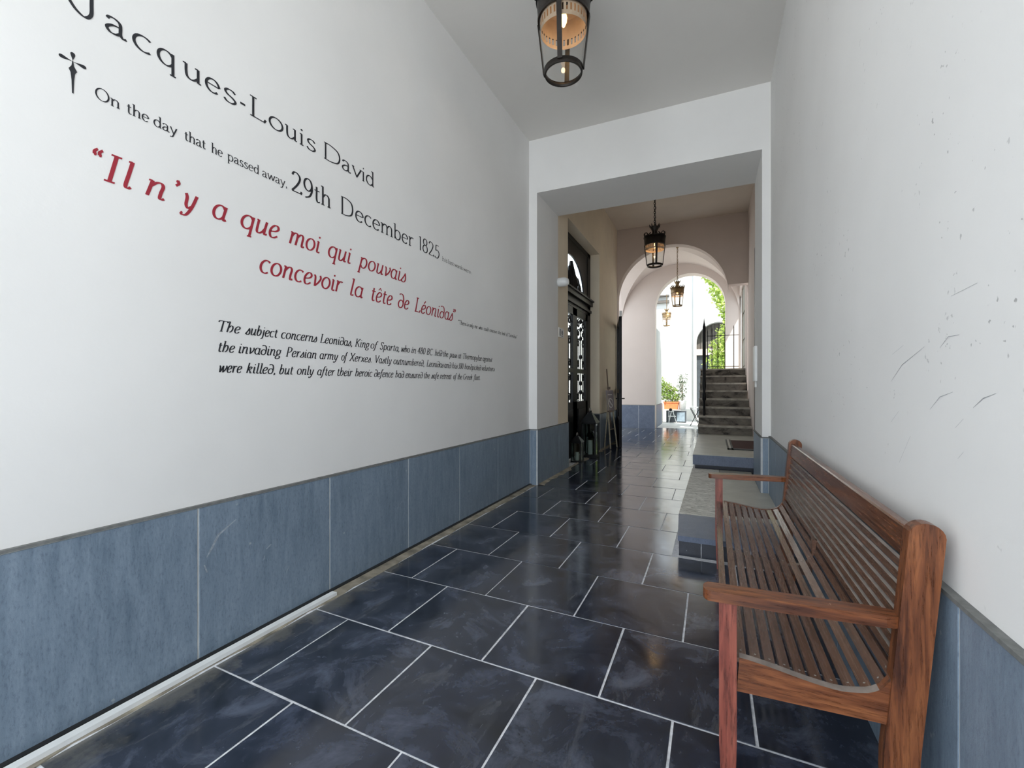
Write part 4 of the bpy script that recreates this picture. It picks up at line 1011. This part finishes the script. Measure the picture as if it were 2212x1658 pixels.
# black glazed door leaf standing open before the arch
dl = bpy.data.objects.new('door_2', None); COL.objects.link(dl); dl.location = (-1.86, 9.9, 0); dl['kind'] = 'structure'
dl['label'] = 'tall black door leaf standing open edge-on beside the easel'
dv = (Vector((-2.165, 11.25, 0)) - Vector((-1.845, 9.85, 0))); dn = Vector((dv.y, -dv.x, 0)).normalized()
def dpan(bm, t0_, t1_, z0, z1, w0, w1):
    p0 = Vector((-1.845, 9.85, 0)); P = []
    for z in (z0, z1):
        for t_, w in ((t0_, w0), (t1_, w0), (t1_, w1), (t0_, w1)): P.append(p0 + dv * t_ + dn * w + Vector((0, 0, z)))
    v = [bm.verts.new(p) for p in P]
    for f in ((0, 3, 2, 1), (4, 5, 6, 7), (0, 1, 5, 4), (1, 2, 6, 5), (2, 3, 7, 6), (3, 0, 4, 7)): bm.faces.new([v[i] for i in f])
b = BM(); dpan(b, 0, .07, .012, 2.9, -.03, .03); dpan(b, .93, 1, .012, 2.9, -.03, .03); dpan(b, 0, 1, .012, .62, -.03, .03); dpan(b, 0, 1, 2.8, 2.9, -.03, .03); dpan(b, 0, 1, 1.2, 1.3, -.03, .03)
obj('leaf_frame', b, 'iron', dl)
b = BM(); dpan(b, .07, .93, .62, 2.8, -.004, .004); obj('pane', b, 'glass', dl)
b = BM(); p = Vector((-1.845, 9.85, 0)) + dv * .035
for sg_ in (1, -1):
    tube(b, [p + dn * (.03 * sg_) + Vector((0, 0, 1.09)), p + dn * (.085 * sg_) + Vector((0, 0, 1.09)), p + dn * (.09 * sg_) + dv * .07 + Vector((0, 0, 1.09))], .012, 8)
obj('lever_handle', b, 'iron', dl)
b = BM(); dpan(b, -.005, .05, 2.9, 3.02, -.02, .035); obj('closer', b, 'conduit', dl)

# ---------------------------------------------------------------- small wall fittings
b = BM()
for k in range(9):
    pass
prof = [(.001, .0), (.05, .01), (.075, .05), (.08, .10), (.078, .16), (.07, .17)]
lathe(b, prof[::-1], 18)
for v in b.verts: x, y, z = v.co; v.co = (XI + .17 - z, 6.62 + y, 2.985 + x * .9)
obj('wall_lamp', b, 'conduit', None, True, label='small white domed fitting high on the left wall before the niche', category='wall lamp')
sp = thing('wall_notice', 'small white square pictogram plate on the left wall before the niche', 'sign', (XI, 6.74, 2.20))
b = BM(); box(b, XI, 6.62, 2.135, XI + .008, 6.86, 2.285); bevel(b, .002); obj('plate', b, 'signwhite', sp)
b = BM(); box(b, XI + .008, 6.655, 2.155, XI + .0095, 6.70, 2.265); box(b, XI + .008, 6.77, 2.155, XI + .0095, 6.785, 2.26); box(b, XI + .008, 6.74, 2.155, XI + .0095, 6.82, 2.165)
tube(b, [(XI + .009, 6.78 + .03 * cos(a), 2.21 + .03 * sin(a)) for a in [2 * pi * k / 12 for k in range(12)]], .004, 4, closed=True)
obj('pictogram', b, 'crate', sp)
wb = thing('wall_box', 'slim white plastic panel on the right portal reveal', 'panel', (XH, 6.40, 1.38))
b = BM(); box(b, XH - .03, 6.27, 1.42, XH, 6.52, 1.86); bevel(b, .005, 2); obj('case', b, 'conduit', wb)
b = BM(); box(b, XH - .018, 6.36, 1.345, XH, 6.44, 1.42); bevel(b, .003); obj('lower_box', b, 'conduit', wb)
ca = thing('call_point', 'red fire alarm call point on the right wall beyond the portal', 'alarm', (XR2, 9.2, 1.75))
b = BM(); box(b, XR2 - .055, 9.15, 1.69, XR2, 9.27, 1.86); bevel(b, .006, 2); obj('case', b, 'redplastic', ca)
b = BM(); box(b, XR2 - .06, 9.18, 1.755, XR2 - .055, 9.24, 1.80); obj('pane', b, 'signwhite', ca)

# ---------------------------------------------------------------- railings on the stairs
np_ = thing('newel_post', 'tall black iron newel post on the left of the stairs', 'post', (-0.165, 10.5, .545))
b = BM(); lathe(b, [(.030, 0.002), (.026, .03), (.022, .08), (.022, .50), (.042, .53), (.042, .66), (.026, .70), (.042, .80), (.042, .90), (.036, 1.0), (.032, 2.1), (.012, 2.2), (.003, 2.30)], 12, -.165, 10.5, .545)
obj('shaft', b, 'iron', np_, True)
rl = thing('stair_railing', 'thin black iron railing across the top of the stairs', 'railing', (0.13, 12.8, 1.805))
for xb, zt in ((-.12, 2.80), (-.01, 2.86), (.13, 2.88), (.296, 2.89), (.503, 2.90)):
    b = BM(); tube(b, [(xb, 12.8, 1.806), (xb, 12.8, zt), (xb, 12.8, zt + .05)], [.011, .011, .002], 6); obj('bar', b, 'iron', rl)
b = BM(); tube(b, [(-.14, 12.8, 2.69), (.62, 12.8, 2.69)], .009, 6); obj('rail', b, 'iron', rl)
b = BM(); tube(b, [(-.14, 12.8, 1.88), (.62, 12.8, 1.88)], .009, 6); obj('rail', b, 'iron', rl)

# ---------------------------------------------------------------- courtyard
b = BM(); box(b, -14, YB2, -0.12, 12, 21.5, 0.0); box(b, -14, -10, -0.13, -6.5, YB2, -0.01); box(b, -6.5, -14, -0.13, 12, YS, -0.01)
struct('floor_courtyard', b, 'yardfloor')
YC = 20.5
b = BM(); box(b, -8, YC, 0, -1.72, YC + .4, 5.3); box(b, -1.72, YC, 0, -0.68, YC + .4, 8.5)
yard_wall = struct('wall_courtyard', b, 'yard')
b = BM(); box(b, -8, YC - .12, 5.02, -1.72, YC, 5.14); box(b, -8, YC - .2, 5.3, -1.72, YC + .5, 5.36); struct('trim_4', b, 'shutter')
b = BM(); tube(b, [(-0.70, YC - .05, 0.02), (-0.70, YC - .05, 8.4)], .045, 8)
obj('downpipe', b, 'conduit', None, label='pale downpipe on the courtyard wall', category='pipe')
# arched recess in the courtyard wall
cy = BM(); N = 20; r = .86; ca_ = .23; sp_ = 3.22
pts = [(ca_ - r * cos(pi * i / N), sp_ + r * sin(pi * i / N)) for i in range(N + 1)]
box(cy, -.66, YC + .02, 0, ca_ - r, YC + .42, 8.5); box(cy, ca_ + r, YC + .02, 0, 6, YC + .42, 8.5)
for (xa, za), (xb, zb) in zip(pts, pts[1:]):
    v = []
    for y in (YC + .02, YC + .42): v += [cy.verts.new(p) for p in ((xa, y, za), (xb, y, zb), (xb, y, 8.5), (xa, y, 8.5))]
    for f in ((0, 1, 2, 3), (7, 6, 5, 4), (0, 4, 5, 1), (2, 6, 7, 3)): cy.faces.new([v[i] for i in f])
struct('wall_courtyard_right', cy, 'yard')
b = BM(); box(b, ca_ - r, YC + .40, 0, ca_ + r, YC + .44, 2.72); struct('trim_5', b, 'crate')
b = BM(); box(b, ca_ - r, YC + .30, 2.72, ca_ + r, YC + .44, 2.98); struct('trim_6', b, 'pink')
sh = struct('window_2', (lambda bb: (box(bb, ca_ - r, YC + .42, 2.98, ca_ + r, YC + .44, 4.1), bb)[1])(BM()), 'shutter')
for k in range(12):
    b = BM(); xx = ca_ - r + .02 + k * .142; hh = sp_ + sqrt(max(0, r * r - (xx + .06 - ca_) ** 2)) - .03
    box(b, xx, YC + .39, 2.99, xx + .12, YC + .42, max(3.05, hh)); obj('shutter_board', b, 'shutter', sh)
# side wall of the courtyard passage just beyond the far arch
b = BM(); box(b, -2.1, YB2, 0, -1.70, 17.0, 3.3); sw = struct('wall_courtyard_left', b, 'yard')
dado(sw, -1.70, 1, [YB2, 16.1, 17.0], .74, mat='bluestep')
# low white plinth with planter and pot
b = BM(); box(b, -2.25, 18.65, 0, -.62, 19.35, .44); bevel(b, .02, 2)
obj('plinth', b, 'yard', None, label='low white plinth under the plants in the courtyard', category='plinth')
def leaves(bm, centers, n, size, spread):
    for c in centers:
        c0, rad = Vector(c[:3]), c[3]
        for _ in range(int(n * (rad / .3))):
            d = Vector((random.gauss(0, 1), random.gauss(0, 1), random.gauss(0, 1))).normalized() * rad * random.uniform(.25, 1) ** .6 * spread
            p = c0 + d; a = Vector((random.gauss(0, 1), random.gauss(0, 1), random.gauss(0, .8))).normalized()
            u = a.cross(Vector((random.gauss(0, 1), random.gauss(0, 1), random.gauss(0, 1)))).normalized()
            l = size * random.uniform(.7, 1.4); w = l * .32; nn = a.cross(u) * w * .35
            vv = [bm.verts.new(q) for q in (p, p + a * l * .45 + u * w + nn, p + a * l, p + a * l * .45 - u * w + nn)]
            bm.faces.new((vv[0], vv[1], vv[2])); bm.faces.new((vv[0], vv[2], vv[3]))
tp = thing('planter', 'orange terracotta trough on the white courtyard plinth', 'planter', (-1.52, 18.95, .44))
b = BM()
prism(b, [(-1.77, .44), (-1.27, .44), (-1.245, .74), (-1.795, .74)], 'y', 18.80, 19.10); box(b, -1.81, 18.785, .70, -1.23, 19.115, .75); bevel(b, .006); obj('trough', b, 'terracotta', tp)
b = BM(); box(b, -1.77, 18.82, .745, -1.27, 19.08, .758); obj('soil', b, 'soil', tp)
pl1 = thing('planted_shrub', 'leafy green shrub spilling out of the terracotta trough', 'plant', (-1.52, 18.95, .75))
b = BM()
for q in range(9):
    x_ = -1.72 + q * .055; tube(b, [(x_, 18.95, .75), (x_ + random.uniform(-.08, .05), 18.95 + random.uniform(-.1, .1), 1.15), (x_ - .1 + random.uniform(-.2, .12), 18.95 + random.uniform(-.15, .15), 1.5)], [.01, .008, .004], 5)
obj('stems', b, 'bark', pl1)
b = BM(); leaves(b, [(-1.85, 18.95, 1.25, .27), (-1.75, 18.9, 1.0, .22), (-1.5, 18.9, .95, .22), (-1.32, 18.95, .92, .18), (-2.0, 19.0, 1.55, .28), (-2.05, 19.0, 1.2, .26), (-1.7, 18.95, 1.35, .2), (-1.45, 18.95, 1.2, .16), (-1.95, 18.9, 1.0, .2)], 170, .085, 1.0)
obj('foliage', b, 'leafgreen', pl1)
pt = thing('plant_pot', 'tall white pot on the courtyard plinth right of the trough', 'pot', (-1.10, 18.95, .44))
b = BM(); lathe(b, [(.10, 0), (.125, .02), (.15, .28), (.165, .33), (.165, .36), (.145, .36), (.14, .32), (.02, .32)], 24, -1.10, 18.95, .44); obj('pot_body', b, 'whitepot', pt, True)
pl2 = thing('potted_olive', 'small dark-leaved bush growing in the tall white pot', 'plant', (-1.10, 18.95, .76))
b = BM(); tube(b, [(-1.10, 18.95, .755), (-1.09, 18.95, 1.1), (-1.12, 18.94, 1.5)], [.02, .014, .008], 6)
for q in range(7): tube(b, [(-1.1, 18.95, 1.0 + q * .06), (-1.1 + random.uniform(-.22, .22), 18.95 + random.uniform(-.15, .15), 1.3 + q * .09)], [.008, .004], 5)
obj('stem', b, 'bark', pl2)
b = BM(); leaves(b, [(-1.10, 18.95, 1.15, .2), (-1.12, 18.95, 1.4, .24), (-1.08, 18.95, 1.65, .22), (-1.1, 18.95, .95, .13)], 130, .06, 1.0); obj('foliage', b, 'leafdark', pl2)
# wall climber, bright green
vn = thing('climbing_vine', 'bright yellow-green climber arching down behind the stair railing', 'vine', (0.75, 18.0, 1.0))
b = BM(); tr_ = [(1.0, 17.9, 0.0), (.95, 17.9, 2.0), (.80, 17.9, 3.4), (.60, 17.9, 4.5), (.25, 17.9, 5.2), (-.2, 17.9, 5.75)]
tube(b, tr_, [.06, .05, .04, .03, .022, .012], 7)
tube(b, [(.9, 17.9, 1.2), (.5, 17.8, 2.0), (.2, 17.8, 2.9)], [.03, .02, .01], 6)
obj('trunk', b, 'bark', vn)
cl = [(-.22, 17.9, 5.62, .22), (-.02, 17.9, 5.35, .26), (.12, 17.9, 4.98, .28), (.22, 17.9, 4.62, .26), (.35, 17.85, 4.35, .25), (.46, 17.9, 4.0, .2), (.5, 17.9, 3.6, .2), (.42, 17.8, 3.2, .32), (.25, 17.8, 2.75, .36), (.5, 17.8, 2.6, .4), (.15, 17.8, 2.2, .4), (.5, 17.8, 2.0, .45), (.2, 17.8, 1.7, .36), (.6, 17.8, 3.0, .35), (.7, 17.9, 3.9, .3), (.75, 17.9, 4.6, .3), (.6, 17.8, 1.3, .45), (.9, 17.8, 2.3, .5)]
b = BM(); leaves(b, cl, 190, .11, 1.05); obj('foliage', b, 'leafbright', vn)
b = BM(); tube(b, [(-.35, 18.4, 5.95), (.1, 18.4, 5.75), (.5, 18.4, 5.2), (.78, 18.4, 4.5), (.95, 18.4, 3.6), (1.0, 18.4, 0.0)], .055, 6)
obj('vine_arch', b, 'conduit', None, label='pale curved metal arch carrying the climber in the courtyard', category='arch')
# cable that carries the courtyard lantern
b = BM(); tube(b, [(-8, 19.0, 5.47), (-1.70, 19.0, 3.82 + (.815 + 2.0) * .82), (6, 19.0, 6.2)], .008, 5)
obj('suspension_cable', b, 'iron', None, label='thin cable strung over the courtyard holding the smallest lantern', category='cable')
# dark crate with pale front panel, chair beside it
cr = thing('planter_crate', 'dark rectangular crate with pale blue-grey front panel on the courtyard floor', 'crate', (-1.24, 17.9, 0))
b = BM(); box(b, -1.60, 17.72, .0, -.90, 18.05, .44); bevel(b, .01); obj('body', b, 'crate', cr)
b = BM(); box(b, -1.22, 17.705, .05, -.94, 17.72, .39); obj('front_panel', b, 'panelblue', cr)
chh = thing('folding_chair', 'white folding garden chair in front of the dark crate', 'chair', (-1.38, 17.45, 0))
b = BM()
tube(b, [(-1.48, 17.5, .0), (-1.48, 17.42, .43), (-1.30, 17.42, .43)], .014, 6); obj('leg', b, 'conduit', chh)
b = BM(); tube(b, [(-1.22, 17.5, .0), (-1.34, 17.35, .46)], .014, 6); obj('leg', b, 'conduit', chh)
b = BM(); tube(b, [(-1.48, 17.35, .0), (-1.40, 17.55, .44)], .014, 6); obj('leg', b, 'conduit', chh)
b = BM(); box(b, -1.5, 17.34, .24, -1.24, 17.56, .262); obj('seat', b, 'conduit', chh)
b = BM(); lathe(b, [(.01, .0), (.05, .02), (.06, .06), (.04, .10), (.01, .115)], 12, -1.42, 17.45, .44)
obj('top_knob', b, 'iron', chh, True)
gt = thing('garden_table', 'white slatted garden table at the foot of the stairs in the courtyard', 'table', (-.55, 16.6, 0))
for k in range(5):
    b = BM(); box(b, -.72 + k * .075, 16.35, .62, -.66 + k * .075, 16.95, .64); obj('slat', b, 'conduit', gt)
for sx in (-.70, -.40):
    for sy in (16.4, 16.9):
        b = BM(); tube(b, [(sx, sy, 0), (-1.1 - sx, sy, .62)], .012, 6); obj('leg', b, 'iron', gt)
b = BM(); box(b, -2.0, 17.3, 0, -1.72, 17.75, .72); bevel(b, .01)
cab = obj('white_cabinet', b, 'whitepot', None, label='small white cabinet at the left edge of the courtyard', category='cabinet')
b = BM(); box(b, -1.98, 17.285, .1, -1.74, 17.30, .66); obj('cabinet_door', b, 'whitepot', cab)
# buildings that close the courtyard and the street
b = BM(); box(b, 4.2, YB2, 0, 4.6, 21, 7); struct('wall_courtyard_east', b, 'yard')
b = BM(); box(b, -7.5, -2.0, 0, -7.1, 20.4, 4.5); struct('wall_garden_left', b, 'yard')
